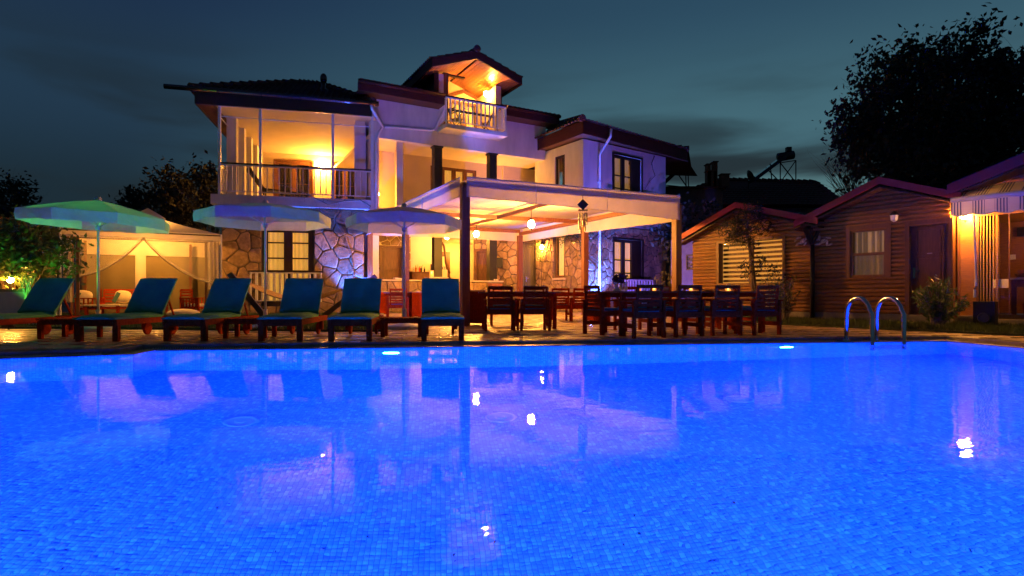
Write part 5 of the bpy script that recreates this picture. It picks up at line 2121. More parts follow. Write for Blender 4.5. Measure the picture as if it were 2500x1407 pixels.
def bench(px, o, w, a, lab, name='garden_sofa', cat='sofa'):
    q = GW.p(GW.s(px, o), 0, o)
    t = thing(name, lab, cat, q, a, local=True)
    for sx in (-1, 1):
        for sy in (-1, 1):
            mb = MB(); mb.box((sx * (w / 2 - .03), sy * .30, .30), (.06, .06, .60 if sy < 0 else .60)); mb.build('leg', M['teak'], t)
        mb = MB(); mb.box((sx * (w / 2 - .03), 0, .61), (.08, .70, .03)); mb.build('armrest', M['teak'], t)
        for k in range(5):
            mb = MB(); mb.box((sx * (w / 2 - .03), -.22 + .11 * k, .46), (.02, .045, .27)); mb.build('arm_slat', M['teak'], t)
    mb = MB(); mb.box((0, 0, .29), (w - .12, .62, .08)); mb.build('seat_frame', M['teak'], t)
    mb = MB(); mb.box((0, -.02, .37), (w - .14, .60, .08)); mb.build('seat_cushion', M['cushion_white'], t)
    mb = MB(); mb.bar(V(-w / 2 + .06, .34, .88), V(w / 2 - .06, .34, .88), .03, .07); mb.build('top_rail', M['teak'], t)
    for sx in (-1, 1):
        mb = MB(); mb.box((sx * (w / 2 - .06), .33, .62), (.05, .03, .55)); mb.build('back_stile', M['teak'], t)
    for k in range(4):
        mb = MB(); mb.box((0, .335, .50 + .10 * k), (w - .17, .018, .06)); mb.build('back_slat', M['teak'], t)
    return t


ga_ = math.atan2(gu.y, gu.x)
bench(330, -1.9, 1.9, ga_, 'teak garden sofa with cream seat at the back of the gazebo')
bench(215, -1.0, .75, ga_ - 1.45, 'teak armchair with cushion at the left side of the gazebo, facing right', 'garden_easy_chair', 'armchair')
bench(478, -1.1, .75, ga_ + 1.0, 'teak armchair at the right side of the gazebo', 'garden_easy_chair', 'armchair')
for px, o, lab, m in ((300, -1.75, 'cream and teal pillow leaning on the gazebo sofa', 'cushion_white'), (204, -1.25, 'cream pillow on the left gazebo armchair', 'cushion_white')):
    q = GW.p(GW.s(px, o), .66, o)
    mb = MB(); mb.sphere((0, 0, 0), .24, 14, 8, (1, .30, .85))
    t = mb.build('pillow', M[m], None, True)
    for vtx in t.data.vertices:
        for ax in (0, 2):
            vtx.co[ax] = math.copysign(abs(vtx.co[ax]) ** .72 * .24 ** .28, vtx.co[ax])
    t.location = q
    t.rotation_euler = (-.25, .12, ga_)
    tag(t, lab, 'pillow')
    mb = MB(); mb.box((-.17, -.062, -.06), (.11, .10, .34), ry=.3)
    o_ = mb.build('teal_panel', M['cushion_teal'], t)
q = GW.p(GW.s(250, -.7), 0, -.7)
lt = thing('low_table', 'low teak table with a pale top before the gazebo sofa', 'table', q, ga_, local=True)
mb = MB(); mb.box((0, 0, .40), (.9, .5, .05)); mb.build('top', M['cushion_white'], lt)
for sx in (-1, 1):
    for sy in (-1, 1):
        mb = MB(); mb.box((sx * .4, sy * .2, .19), (.06, .06, .375)); mb.build('leg', M['teak'], lt)
q = GW.p(GW.s(448, .6), 0, .75)
mb = MB(); mb.sphere(q + Z * .14, .42, 18, 8, (1.2, .8, .36))
tag(mb.build('bean_bag', M['cushion_white'], None, True), 'flat cream floor cushion on the grass before the gazebo', 'cushion')

# ------------------------------------------------------------------ hammock
h0, h1 = P(560, 668, 15.6), P(918, 674, 17.2)
hm = thing('hammock', 'brown cloth hammock slung on a dark wooden stand before the stone wall', 'hammock', G(700, 16.3))
f0, f1 = G(648, 15.8), G(790, 16.8)
mb = MB(); mb.bar(h0, f0 + Z * .10, .10, .14); mb.build('stand_arm', M['darkwood'], hm)
mb = MB(); mb.bar(h1, f1 + Z * .10, .10, .14); mb.build('stand_arm', M['darkwood'], hm)
mb = MB(); mb.bar(f0 + Z * .08, f1 + Z * .08, .10, .10); mb.bar(f0 + V(-.4, -.5, .06), f0 + V(.4, .5, .06), .1, .1); mb.bar(f1 + V(-.4, -.5, .06), f1 + V(.4, .5, .06), .1, .1); mb.build('stand_foot', M['darkwood'], hm)
c0_, c1_ = P(606, 692, 15.75), P(838, 706, 16.9)
g = []
for k in range(25):
    u = k / 24
    p = c0_ + (c1_ - c0_) * u - Z * .42 * math.sin(math.pi * u)
    wd = .10 + .36 * math.sin(math.pi * u) ** .6
    row = []
    for j in range(7):
        v = j / 6 - .5
        row.append(p + V(.35, 1, 0).normalized() * v * wd * 1.6 + Z * (abs(v) ** 2 * .5 * wd + .015 * math.sin(j * 2.6 + k * .3)))
    g.append(row)
mb = MB(); mb.sheet(g); mb.build('cloth', M['rope'], hm, True)
mb = MB()
for k in range(7):
    mb.tube([h0, g[0][k]], .010, 4); mb.tube([h1, g[-1][k]], .010, 4)
mb.build('rope', M['rope'], hm)

# ------------------------------------------------------------------ pool ladder and underwater lamps
ld = thing('pool_ladder', 'steel pool ladder with two arched handrails at the far edge', 'ladder', G(2100, 9.5))
ba = P(2066, 833, 9.8); ba.z = -.055
for dx in (0, .565):
    b0_ = ba + XH * dx * 1.0 + V(0, 0, 0)
    n_ = -YH
    pts = [b0_, b0_ + Z * .40 + n_ * .01]
    R0 = .265
    for k in range(1, 12):
        a = math.pi * k / 12
        pts.append(b0_ + Z * (.475 + R0 * math.sin(a)) + n_ * (R0 - R0 * math.cos(a) + .02))
    e = b0_ + n_ * (2 * R0 + .06)
    pts += [V(e.x, e.y, .42), V(e.x, e.y, -.30), V(e.x, e.y, -.95)]
    mb = MB(); mb.tube(pts, .033, 12); mb.build('handrail', M['steel'], ld, True)
    mb = MB(); mb.lathe([(.033, .03), (.06, .02), (.062, 0)], b0_, 14); mb.build('foot_flange', M['steel'], ld)
for z in (-.28, -.52, -.76):
    e = ba - YH * .59
    mb = MB(); mb.bar(V(e.x, e.y, z), V((e + XH * .565).x, (e + XH * .565).y, z), .09, .03); mb.build('step', M['steel'], ld)
PCOL = (.012, .155, 2.5)


def pool_light(x, y, dirx, diry, watts, lab, z=WZ - .62, r=.125):
    c = pl2w(x, y, z)
    d = (XH * dirx + YH * diry).normalized()
    s = Vector((-d.y, d.x, 0))
    t = thing('pool_light', lab, 'pool light', c, group='underwater lamps in the pool wall')
    mb = MB()
    for r0_, r1_, o0_, o1_ in ((r, r + .035, .03, .012),):
        va, n = [], 20
        for k in range(n):
            a = 2 * math.pi * k / n
            va.append(c + (s * math.cos(a) + Z * math.sin(a)) * r0_ + d * o0_)
        for k in range(n):
            a = 2 * math.pi * k / n
            va.append(c + (s * math.cos(a) + Z * math.sin(a)) * r1_ + d * o1_)
        mb.add(va, [(k, (k + 1) % n, n + (k + 1) % n, n + k) for k in range(n)])
    mb.build('bezel', M['plastic_white'], t)
    mb = MB()
    mb.poly([c + (s * math.cos(2 * math.pi * k / 14) + Z * math.sin(2 * math.pi * k / 14)) * r + d * .03 for k in range(14)])
    mb.build('lens', bulb_mat('pool_lamp_glow', PCOL, watts / (math.pi * math.pi * r * r * 2)), t)


wp = 470
pool_light(-9.36, H - .002, 0, -1, wp * .22, 'bright blue underwater lamp below the last loungers')
pool_light(-2.96, H - .002, 0, -1, wp * .22, 'bright blue underwater lamp below the right table, near the ladder')
for x, lab in ((-14.6, 'far left end'), (-10.9, 'left of the middle'), (-7.2, 'right of the middle'), (-3.5, 'far right end')):
    pool_light(x, -8.3 + .002, 0, 1, wp * 2.7, 'blue underwater lamp in the near pool wall, ' + lab)
for y, lab in ((-2.6, 'nearer to the ladder'), (-6.2, 'nearer to the camera')):
    pool_light(H - .002, y, -1, 0, wp * .8, 'blue underwater lamp in the right pool wall, ' + lab)
pool_light(-16.99, -4.6, 1, 0, wp * 1.2, 'blue underwater lamp in the left pool wall')

# ------------------------------------------------------------------ timber cabins on the right
WK = Wall(G(1692, 18.2), G(2325, 12.75))


def ks(px, off=0.0):
    return WK.s(px, off)


def cabin(lab, s0, s1, apex_px, zl, zr, za, ov, holes, root_px, floor, zlv=None):
    sa = ks(apex_px)
    t = thing('timber_cabin', lab, 'cabin', WK.p((s0 + s1) / 2, 0, -2), group='timber cabins in a row')

    def ztop(s):
        return zl + (za - zl) * (s - s0) / (sa - s0) if s < sa else zr + (za - zr) * (s1 - s) / (s1 - sa)

    def span(z):
        a = s0 if z <= zl else s0 + (sa - s0) * (z - zl) / (za - zl)
        b = s1 if z <= zr else s1 - (s1 - sa) * (z - zr) / (za - zr)
        return a + .01, b - .01
    mb = MB()
    wall_holes(mb, WK, s0, s1, 0, min(zl, zr), holes, .16, -.01)
    mb.poly([WK.p(s0, min(zl, zr), -.01), WK.p(s1, min(zl, zr), -.01), WK.p(s1, zr, -.01), WK.p(sa, za, -.01), WK.p(s0, zl, -.01)])
    for s_, zz in ((s0, zl), (s1, zr)):
        mb.poly([WK.p(s_, 0, -.012), WK.p(s_, 0, -5), WK.p(s_, zz, -5), WK.p(s_, zz, -.012)])
    w = mb.build('wall', M['cabin_trim'], t)
    zrow, rows = floor, []
    while zrow < za - .05:
        rows.append((zrow, zrow + .098))
        zrow += .102
    planks(WK, w, rows, holes, span, -.008)
    mb = MB(); mb.wbox(WK, s0, s1, -.02, floor, -.1, .05); mb.build('plinth', M['concrete'], t)
    # roof: two slopes with a red barge board along the front
    e = .30
    zlo, zro = zl - e * (za - zl) / (sa - s0), zr - e * (za - zr) / (s1 - sa)
    for a, za_, b, zb2 in ((s0 - e, zlo, sa, za), (sa, za, s1 + e, zro)):
        mb = MB()
        mb.prism([WK.p(a, za_ + .10, ov), WK.p(b, zb2 + .10, ov), WK.p(b, zb2 + .16, ov), WK.p(a, za_ + .16, ov)], WK.p(0, 0, -6) - WK.p(0, 0, 0))
        mb.build('roof', M['fascia'], t)
        mb = MB()
        mb.prism([WK.p(a, za_ + .015, ov + .002), WK.p(b, zb2 + .015, ov + .002), WK.p(b, zb2 + .185, ov + .002), WK.p(a, za_ + .185, ov + .002)], WK.p(0, 0, .045) - WK.p(0, 0, 0))
        mb.build('barge_board', M['cabin_fascia'], t)
        mb = MB()
        mb.prism([WK.p(a, za_ - .05, ov - .01), WK.p(b, zb2 - .05, ov - .01), WK.p(b, zb2 - .03, ov - .01), WK.p(a, za_ - .03, ov - .01)], WK.p(0, 0, -ov + .03) - WK.p(0, 0, 0))
        so = mb.build('soffit', M['darkwood'], t)
        n = max(2, int((b - a) / .12))
        for i in range(n):
            f0_, f1_ = (i + .06) / n, (i + .94) / n
            mb = MB()
            q = [WK.p(a + (b - a) * f, za_ + (zb2 - za_) * f - .052, ov - .02) for f in (f0_, f1_)]
            mb.prism([q[0], q[1], q[1] - Z * .018, q[0] - Z * .018], WK.p(0, 0, -ov + .05) - WK.p(0, 0, 0))
            mb.build('soffit_board', M['soffit'], so)
    return t


sV = ks(1985)
zf = .27
wh = (ks(1757), ks(1912), WK.z(1757, 692), WK.z(1912, 583))
k1 = cabin('timber cabin with a low red edged gable and a wide lit blind window', ks(1692), sV, 1815, 2.50, 2.62, 3.22, .38, [wh], 1830, zf)
# blind window: frame, post, panes, blind slats
wm = MB()
for a in (wh[0] - .09, wh[1]):
    wm.wbox(WK, a, a + .09, wh[2] - .09, wh[3] + .09, -.05, .055)
wm.wbox(WK, wh[0], wh[1], wh[3], wh[3] + .09, -.05, .053)
wm.wbox(WK, wh[0], wh[1], wh[2] - .09, wh[2], -.05, .07)
sm_ = ks(1832)
wm.wbox(WK, sm_ - .05, sm_ + .05, wh[2], wh[3], -.12, .0)
wi = wm.build('window', M['cabin_trim'], k1)
for a, b in ((wh[0], sm_ - .05), (sm_ + .05, wh[1])):
    mb = MB(); mb.wbox(WK, a, b, wh[2], wh[3], -.10, -.092); mb.build('pane', M['pane'], wi)
mb = MB(); mb.wbox(WK, wh[0] - .05, wh[1] + .05, wh[2] - .05, wh[3] + .05, -.27, -.25); mb.build('lit_screen', M['curtain_blind'], wi)
n = 9
for i in range(n):
    z = wh[2] + (wh[3] - wh[2]) * (i + .25) / n
    mb = MB(); mb.wbox(WK, wh[0], wh[1], z, z + (wh[3] - wh[2]) / n * .52, -.20, -.19); mb.build('blind_slat', M['brownwood'], wi)

w2 = (ks(2077), ks(2166), WK.z(2077, 678), WK.z(2077, 563))
d2_ = (ks(2222), ks(2316), zf + .02, WK.z(2222, 550))
k2 = cabin('timber cabin with a pointed red gable, sash window and panelled door', sV, ks(2322), 2163, 2.62, 2.85, 3.34, .38, [w2, d2_], 2160, zf)
wi = window(WK, k2, *w2, 1, (.48,), 'cabin_trim', .05, 'curtain_dim', .06, .05, casing=.10, bars=.07, name='window')
mb = MB(); mb.wbox(WK, w2[0] + .07, w2[1] - .07, w2[2] + (w2[3] - w2[2]) * .52, w2[3] - .06, -.16, -.155); mb.build('roller_blind', M['curtain_half'], wi)
door(WK, k2, *d2_, 3, 'brownwood', 'cabin_trim', .05)
mb = MB(); mb.wbox(WK, (d2_[0] + d2_[1]) / 2 - .05, (d2_[0] + d2_[1]) / 2 + .05, d2_[2] + 1.36, d2_[2] + 1.40, -.055, -.04); mb.build('door_plate', M['marble'], k2)
mb = MB(); mb.wbox(WK, d2_[0] - .1, d2_[1] + .1, .1, zf, .052, .30); mb.build('door_step', M['concrete'], k2)
q = WK.p(ks(2187), WK.z(2187, 533), .10)
t = thing('wall_lantern', 'unlit black and white wall lantern between the sash window and cabin door', 'wall lantern', q)
mb = MB(); mb.lathe([(.03, .16), (.09, .09), (.10, .06), (.02, .06)], q, 8); mb.bar(q + Z * .1, q + Z * .1 - V(WK.n.x, WK.n.y, 0) * .10, .02); mb.build('hood', M['blackmetal'], t)
mb = MB(); mb.lathe([(.085, .06), (.07, -.06), (.03, -.09), (.005, -.10)], q, 10); mb.build('shade', M['whitepaint'], t)
# valley hopper and rain pipe between the two cabins
t = thing('rain_pipe', 'dark rain pipe with hopper and its shadow built as a branch, between the two red gables', 'rain pipe', WK.p(ks(1988), 0, .1))
sp = ks(1988)
mb = MB()
mb.tube([WK.p(sp, .1, .10), WK.p(sp, WK.z(1988, 598), .10)], .055, 8)
mb.build('pipe', M['blackmetal'], t, True)
mb = MB()
mb.tube([WK.p(sp, WK.z(1988, 596), .10), WK.p(ks(1968), WK.z(1968, 545), .20), WK.p(ks(1966), WK.z(1966, 525), .36)], .075, 8)
mb.tube([WK.p(sp, WK.z(1988, 596), .10), WK.p(ks(2003), WK.z(2003, 566), .12)], .05, 8)  # right branch: cast shadow of the hopper, built as a dark tube
mb.build('hopper', M['blackmetal'], t, True)
# shells hung on the wall beside the pipe
for lo, hi, n, lab in ((1948, 1976, 9, 'bunch of pearly shells hung on the cabin wall left of the rain pipe'), (1996, 2034, 10, 'bunch of pearly shells hung on the cabin wall right of the rain pipe')):
    t = thing('shell_ornament', lab, 'ornament', WK.p(ks((lo + hi) / 2), 1.9, .06))
    for i in range(n):
        px = lo + (hi - lo) * i / n
        py = 590 + 5 * math.sin(i * 2.2) + (3 if i % 2 else -4)
        m_ = Matrix.Rotation(rng.uniform(-.9, .9), 3, 'Y')
        c = WK.p(ks(px), WK.z(px, py), .07)
        mb = MB()
        mb.tube([c + m_ @ V(-.055, 0, -.055), c + m_ @ V(-.02, 0, -.015), c + m_ @ V(.02, 0, .02), c + m_ @ V(.055, 0, .045)], [.012, .032, .030, .008], 7)
        mb.build('shell', M['shell'], t, True)

# third cabin with the awning
WA = Wall(G(2338, 12.9), G(2620, 11.5))
as_ = lambda px, off=0.0: WA.s(px, off)
k3 = thing('timber_cabin', 'timber cabin with folding glass front and purple lit barge board at right edge', 'cabin', WA.p(2, 0, -1.5), group='timber cabins in a row')
aw1 = as_(2338)
pz = 2.95
mb = MB()
q = [WA.p(as_(2312, .75), CAMZ + (HZ - 452) / F * WA.t(2312, .75), .75), WA.p(as_(2312, .75), CAMZ + (HZ - 474) / F * WA.t(2312, .75), .75)]
sA = as_(2312, .75)
zA0, zA1 = q[1].z, q[0].z
sB_ = as_(2500, .75)
zB1 = WA.z(2500, 374, .75)
sl = (zB1 - zA1) / (sB_ - sA)
sE = sB_ + 1.2
mb.prism([WA.p(sA, zA1 - .22, .75), WA.p(sE, zA1 + sl * (sE - sA) - .22, .75), WA.p(sE, zA1 + sl * (sE - sA), .75), WA.p(sA, zA1, .75)], WA.p(0, 0, -.05) - WA.p(0, 0, 0))
mb.build('barge_board', M['cabin_fascia'], k3)
mb = MB()
mb.prism([WA.p(sA, zA1 - .06, .74), WA.p(sE, zA1 + sl * (sE - sA) - .06, .74), WA.p(sE, zA1 + sl * (sE - sA) + .02, .74), WA.p(sA, zA1 + .02, .74)], WA.p(0, 0, -6) - WA.p(0, 0, 0))
mb.build('roof', M['fascia'], k3)
mb = MB()
mb.prism([WA.p(sA + .05, zA1 - .24, .68), WA.p(sE, zA1 + sl * (sE - sA) - .24, .68), WA.p(sE, zA1 + sl * (sE - sA) - .21, .68), WA.p(sA + .05, zA1 - .21, .68)], WA.p(0, 0, -.72) - WA.p(0, 0, 0))
mb.build('soffit', M['soffit'], k3)
hz0 = 2.46
mb = MB()
mb.prism([WA.p(aw1, hz0, 0), WA.p(sE, hz0, 0), WA.p(sE, zA1 + sl * (sE - sA) - .25, 0), WA.p(aw1, zA1 + sl * (aw1 - sA) - .25, 0)], WA.p(0, 0, -.1) - WA.p(0, 0, 0))
mb.build('gable', M['cabin_trim'], k3)
a0, a1 = as_(2341), as_(2390)
mb = MB(); mb.wbox(WA, a0, a1, zf, hz0, -.30, 0); mb.build('corner_post', M['log'], k3)
mb = MB(); mb.wbox(WA, a0 - .02, a0 + .03, zf, hz0, .002, .03); mb.wbox(WA, a1 - .05, a1, zf, hz0, .002, .025); mb.build('post_trim', M['cabin_trim'], k3)
mb = MB(); mb.wbox(WA, a0 - .05, sE, -.02, zf - .06, -4, .12); mb.wbox(WA, a0, a1 + .1, zf - .059, zf, -.3, .14); mb.build('plinth', M['concrete'], k3)
gf = mat('golden_glass_frame', (.62, .34, .10), .3, metal=.55, var=.1)
gx = [as_(p) for p in (2394, 2401, 2409, 2416.5, 2424)]
for i, s in enumerate(gx):
    mb = MB(); mb.wbox(WA, s - .012, s + .012, zf, hz0, -.75 + .02 * i, .0 - .01 * i); 
    mb.build('folded_panel_edge', gf, k3)
mb = MB(); mb.wbox(WA, as_(2431), as_(2437), zf, hz0, -.06, .0); mb.build('panel_frame', gf, k3)
mb = MB(); mb.wbox(WA, as_(2437), as_(2462), zf, hz0, -.04, -.03); mb.build('pane', M['pane'], k3)
mb = MB(); mb.wbox(WA, as_(2462), as_(2464.5), zf, hz0, -.06, -.01); mb.build('panel_frame', M['cabin_trim'], k3)
mb = MB(); mb.wbox(WA, as_(2431), sE, zf - .058, zf + .04, -.10, .05); mb.build('sill', M['darkwood'], k3)
zi = WA.z(2445, 690); zi2 = WA.z(2445, 702)
mb = MB(); mb.wbox(WA, as_(2424), as_(2462), WA.z(2445, 703), WA.z(2445, 682), -.029, -.026); mb.build('paper_notice', M['cushion_white'], k3)
mb = MB(); mb.wbox(WA, a1 - .3, sE, zf, 3.0, -2.7, -2.6); mb.wbox(WA, a0 - .05, sE, hz0 + .06, hz0 + .12, -2.6, -.1); mb.build('inner_wall', M['log'], k3)
mb = MB(); mb.wbox(WA, as_(2466, -2.6), as_(2480, -2.6), WA.z(2473, 634, -2.6), WA.z(2473, 622, -2.6), -2.59, -2.57); mb.build('light_switch', M['whitepaint'], k3)
mb = MB(); mb.wbox(WA, as_(2484, -2.6), as_(2540, -2.6), WA.z(2490, 578, -2.6), WA.z(2490, 556, -2.6), -2.59, -2.5); mb.build('wall_cabinet', M['blackmetal'], k3)
# table with bread inside
q = WA.p(as_(2500, -.9), zf, -.9)
t = thing('buffet_table', 'wooden buffet table with a white cloth edge inside the glass cabin front', 'table', q)
ztb = WA.z(2490, 679, -.9)
s0_ = as_(2466, -.6)
mb = MB(); mb.wbox(WA, s0_, s0_ + 1.4, ztb - .04, ztb, -1.3, -.58); mb.build('top', M['cushion_white'], t)
mb = MB(); mb.wbox(WA, s0_ + .02, s0_ + .10, zf, ztb - .041, -.70, -.62); mb.build('leg', M['brownwood'], t)
mb = MB(); mb.wbox(WA, s0_ + .10, s0_ + 1.4, ztb - .2, ztb - .045, -.68, -.64); mb.build('apron', M['brownwood'], t)
q = WA.p(s0_ + .20, ztb, -.80)
t = thing('bread_basket', 'wicker basket heaped with bread rolls on the buffet table', 'basket', q)
mb = MB(); mb.lathe([(.001, .005), (.10, .005), (.17, .10), (.16, .10), (.09, .02)], q, 16); mb.build('basket', M['basket'], t)
for i in range(8):
    c = q + V(rng.uniform(-.10, .10), rng.uniform(-.08, .08), .10 + rng.uniform(0, .05))
    mb = MB(); mb.sphere(c, .05, 8, 5, (1.2, 1, .75)); mb.build('bread_roll', M['bread'], t, True)
q = WA.p(s0_ + .52, ztb, -.85)
mb = MB()
for i in range(9):
    mb.sphere(q + V(rng.uniform(-.14, .14), rng.uniform(-.1, .1), .05 + rng.uniform(0, .08)), .055, 8, 5, (1.2, 1, .7))
tag(mb.build('bread_pile', M['bread'], None, True), 'pile of pale rolls right of the bread basket', 'bread')
q = WA.p(s0_ + .50, zf + .04, -.45)
mb = MB(); mb.lathe([(.001, 0), (.26, 0), (.28, .2), (.17, .62), (.13, .70), (.001, .72)], q, 14)
tag(mb.build('cloth_sack', M['signred'], None, True), 'dark red cloth sack standing below the buffet table', 'sack')

q = WA.p(as_(2500, -1.3) + .75, 2.25, -1.3)
t = thing('ceiling_pendant', 'small pendant lamp inside the glass cabin, beyond the right frame edge', 'lamp', q)
mb = MB(); mb.tube([q + Z * .1, q + Z * .3], .01, 5); mb.build('cord', M['blackmetal'], t)
bulb(t, q, .06, 45, name='glass_shade')

# striped awning
t = thing('awning', 'blue and white striped awning with scalloped edge over the glass front', 'awning', WA.p(2, 2.6, .5))
oa = .95
sa0, sa1 = as_(2322, oa), sE
za0 = WA.z(2322, 492, oa)
zs = lambda s: za0 + (WA.z(2500, 474, oa) - za0) * (s - sa0) / (as_(2500, oa) - sa0)


def uvsheet(name, g, uvs, m, parent):
    mb = MB(); mb.sheet(g)
    o = mb.build(name, m, parent)
    uv = o.data.uv_layers.new(name='UVMap')
    flat = [c for row in uvs for c in row]
    for lp_ in o.data.loops:
        uv.data[lp_.index].uv = flat[lp_.vertex_index]
    return o


n = 120
g, u = [[], [], []], [[], [], []]
for i in range(n + 1):
    s = sa0 + (sa1 - sa0) * i / n
    sc = .045 * abs(math.sin(math.pi * (s - sa0) / .36))
    for j, zz in enumerate((zs(s), zs(s) - .16, zs(s) - .29 - sc)):
        g[j].append(WA.p(s, zz, oa + .012 * math.sin(s * 9 + j) * j))
        u[j].append((s - sa0, j / 2))
va = uvsheet('valance', g, u, M['awning'], t)
mb = MB(); mb.tube([p + Z * .0 for p in g[2]], .010, 4); mb.build('valance_piping', M['fabric_umb'], va)
g, u = [[], []], [[], []]
for i in range(n + 1):
    s = sa0 + (sa1 - sa0) * i / n
    g[0].append(WA.p(s, zs(s) + .02, oa)); u[0].append((s - sa0, 0))
    g[1].append(WA.p(s, zs(s) + .40, .02)); u[1].append((s - sa0, 1))
uvsheet('awning_cloth', g, u, M['awning'], t)
mb = MB(); mb.tube([WA.p(sa0, zs(sa0) + .02, oa + .02), WA.p(sa1, zs(sa1) + .02, oa + .02)], .055, 10); mb.build('front_bar', M['whitepaint'], t, True)
mb = MB(); mb.bar(WA.p(sa0 + .15, zs(sa0), oa - .03), WA.p(sa0 + .30, zs(sa0) + .2, .05), .04); mb.build('folding_arm', M['whitepaint'], t)
c0_ = WA.p(as_(2378, .5), WA.z(2378, 525, .5), .5)
c1_ = WA.p(as_(2383, .5), WA.z(2383, 682, .5), .5)
cr = thing('awning_crank', 'white crank rod hanging down from the striped awning', 'crank', c1_)
mb = MB(); mb.tube([c0_, c1_], .019, 8); mb.build('rod', M['whitepaint'], cr)
e = c1_ + V(-.03, 0, -.22)
mb = MB(); mb.tube([c1_, c1_ - Z * .16, c1_ + V(.0, 0, -.17), e + Z * .04, e], .012, 6); mb.build('crank', M['steel'], cr)
for a, b in ((c1_, c1_ - Z * .15), (e, e - Z * .17)):
    mb = MB(); mb.tube([a, b], .028, 8); mb.build('grip', M['whitepaint'], cr)
q = WA.p(as_(2357, .26), WA.z(2357, 528, .26), .26)
aw = thing('wall_lantern', 'brightly lit wall lantern on the post under the striped awning', 'wall lantern', q)
mb = MB(); mb.lathe([(.02, .19), (.12, .12), (.13, .10), (.02, .10)], q, 10); mb.bar(q + Z * .14, q + Z * .14 - V(WA.n.x, WA.n.y, 0) * .25, .03); mb.lathe([(.02, -.09), (.015, -.14)], q, 6); mb.build('hood', M['blackmetal'], aw)
bulb(aw, q, .085, 300, name='glass_shade', sc=(1.35, 1, .85))
# loudspeaker on the lawn
q = WA.p(as_(2406, .55), .03, .55)
t = thing('floor_speaker', 'black loudspeaker box standing on the grass before the glass cabin', 'loudspeaker', q)
w = .36
mb = MB(); mb.box(q + Z * .28, (w, .34, .56), rz=WA.rz()); mb.build('cabinet', M['blackmetal'], t)
m_ = Matrix.Rotation(WA.rz(), 3, 'Z') @ Matrix.Rotation(math.pi / 2, 3, 'X')
fc = q + V(WA.n.x, WA.n.y, 0) * .171 + Z * .22
mb = MB(); mb.lathe([(.075, 0), (.085, .012), (.10, .014), (.11, 0)], fc, 18, m_); mb.lathe([(.001, .002), (.07, .005)], fc, 18, m_); mb.build('cone_ring', mat('speaker_rubber', (.05, .05, .05), .35), t)


# ------------------------------------------------------------------ planting
def plant(name, lab, cat, base, blobs, n_clump, n_leaf, spread, size, m, stems=5, asp=.35, tilt=1.0, group=None, twig='twig', crown='foliage', sr=.012):
    t = thing(name, lab, cat, base, group=group)
    c = clumps(n_clump, n_leaf, blobs, spread)
    v, f = leaf_cards(c, size, tilt, asp)
    o = mesh_np(crown, v - np.array(LOC[t.name]), f, M[m], t)
    o['kind'] = 'stuff'
    mb = MB()
    for i in range(stems):
        b = Vector(blobs[i % len(blobs)][0])
        r = blobs[i % len(blobs)][1]
        e = b + V(rng.uniform(-.7, .7) * r[0], rng.uniform(-.7, .7) * r[1], rng.uniform(.2, .7) * r[2])
        m0 = base.lerp(e, .5) + V(rng.uniform(-.06, .06), rng.uniform(-.06, .06), .0)
        mb.tube([base + V(rng.uniform(-.08, .08), rng.uniform(-.05, .05), 0), m0, e], [sr, sr * .8, sr * .4], 5)
    mb.build('stems', M[twig], t)
    return t


def shoots(name, lab, cat, base, n, h, spreadr, leafn, size, m, group=None):
    """A bush of upright shoots with narrow leaves along each."""
    t = thing(name, lab, cat, base, group=group)
    mb = MB()
    cs = []
    for i in range(n):
        a = rng.uniform(0, 6.28)
        rr = spreadr * rng.random() ** .6
        hh = h * (1 - .45 * (rr / spreadr) ** 1.5) * rng.uniform(.75, 1.08)
        p0 = base + V(rng.uniform(-.1, .1), rng.uniform(-.1, .1), 0)
        p1 = base + V(math.cos(a) * rr * .5, math.sin(a) * rr * .5, hh * .55)
        p2 = base + V(math.cos(a) * rr, math.sin(a) * rr, hh)
        mb.tube([p0, p1, p2], [.011, .008, .003], 4)
        for k in range(leafn):
            u = .28 + .74 * k / leafn
            p = p0 * (1 - u) ** 2 + p1 * 2 * u * (1 - u) + p2 * u * u
            cs.append(p + V(rng.gauss(0, .035), rng.gauss(0, .035), rng.gauss(.01, .02)))
    mb.build('stems', M['twig'], t)
    v, f = leaf_cards(np.array([tuple(c) for c in cs]), size, 1.0, .26)
    o = mesh_np('foliage', v - np.array(LOC[t.name]), f, M[m], t)
    o['kind'] = 'stuff'
    return t


shoots('leafy_shrub', 'bright green narrow-leaved shrub in front of the panelled cabin door', 'shrub', G(2290, 11.9, .04), 44, 1.12, .58, 22, .15, 'leaf')
shoots('leafy_shrub', 'dim olive shrub growing between the right table and rain pipe', 'shrub', G(1915, 14.6, .04), 32, 1.45, .50, 20, .13, 'leaf_dry')
shoots('potted_shrub', 'dark green pointed shrub beside the light pergola post', 'shrub', G(1618, 17.5), 14, 1.55, .34, 18, .12, 'leaf_dry')
shoots('leafy_shrub', 'pointed dark shrub close behind the light pergola post', 'shrub', G(1643, 18.2), 8, 2.1, .22, 18, .12, 'leaf_dry')
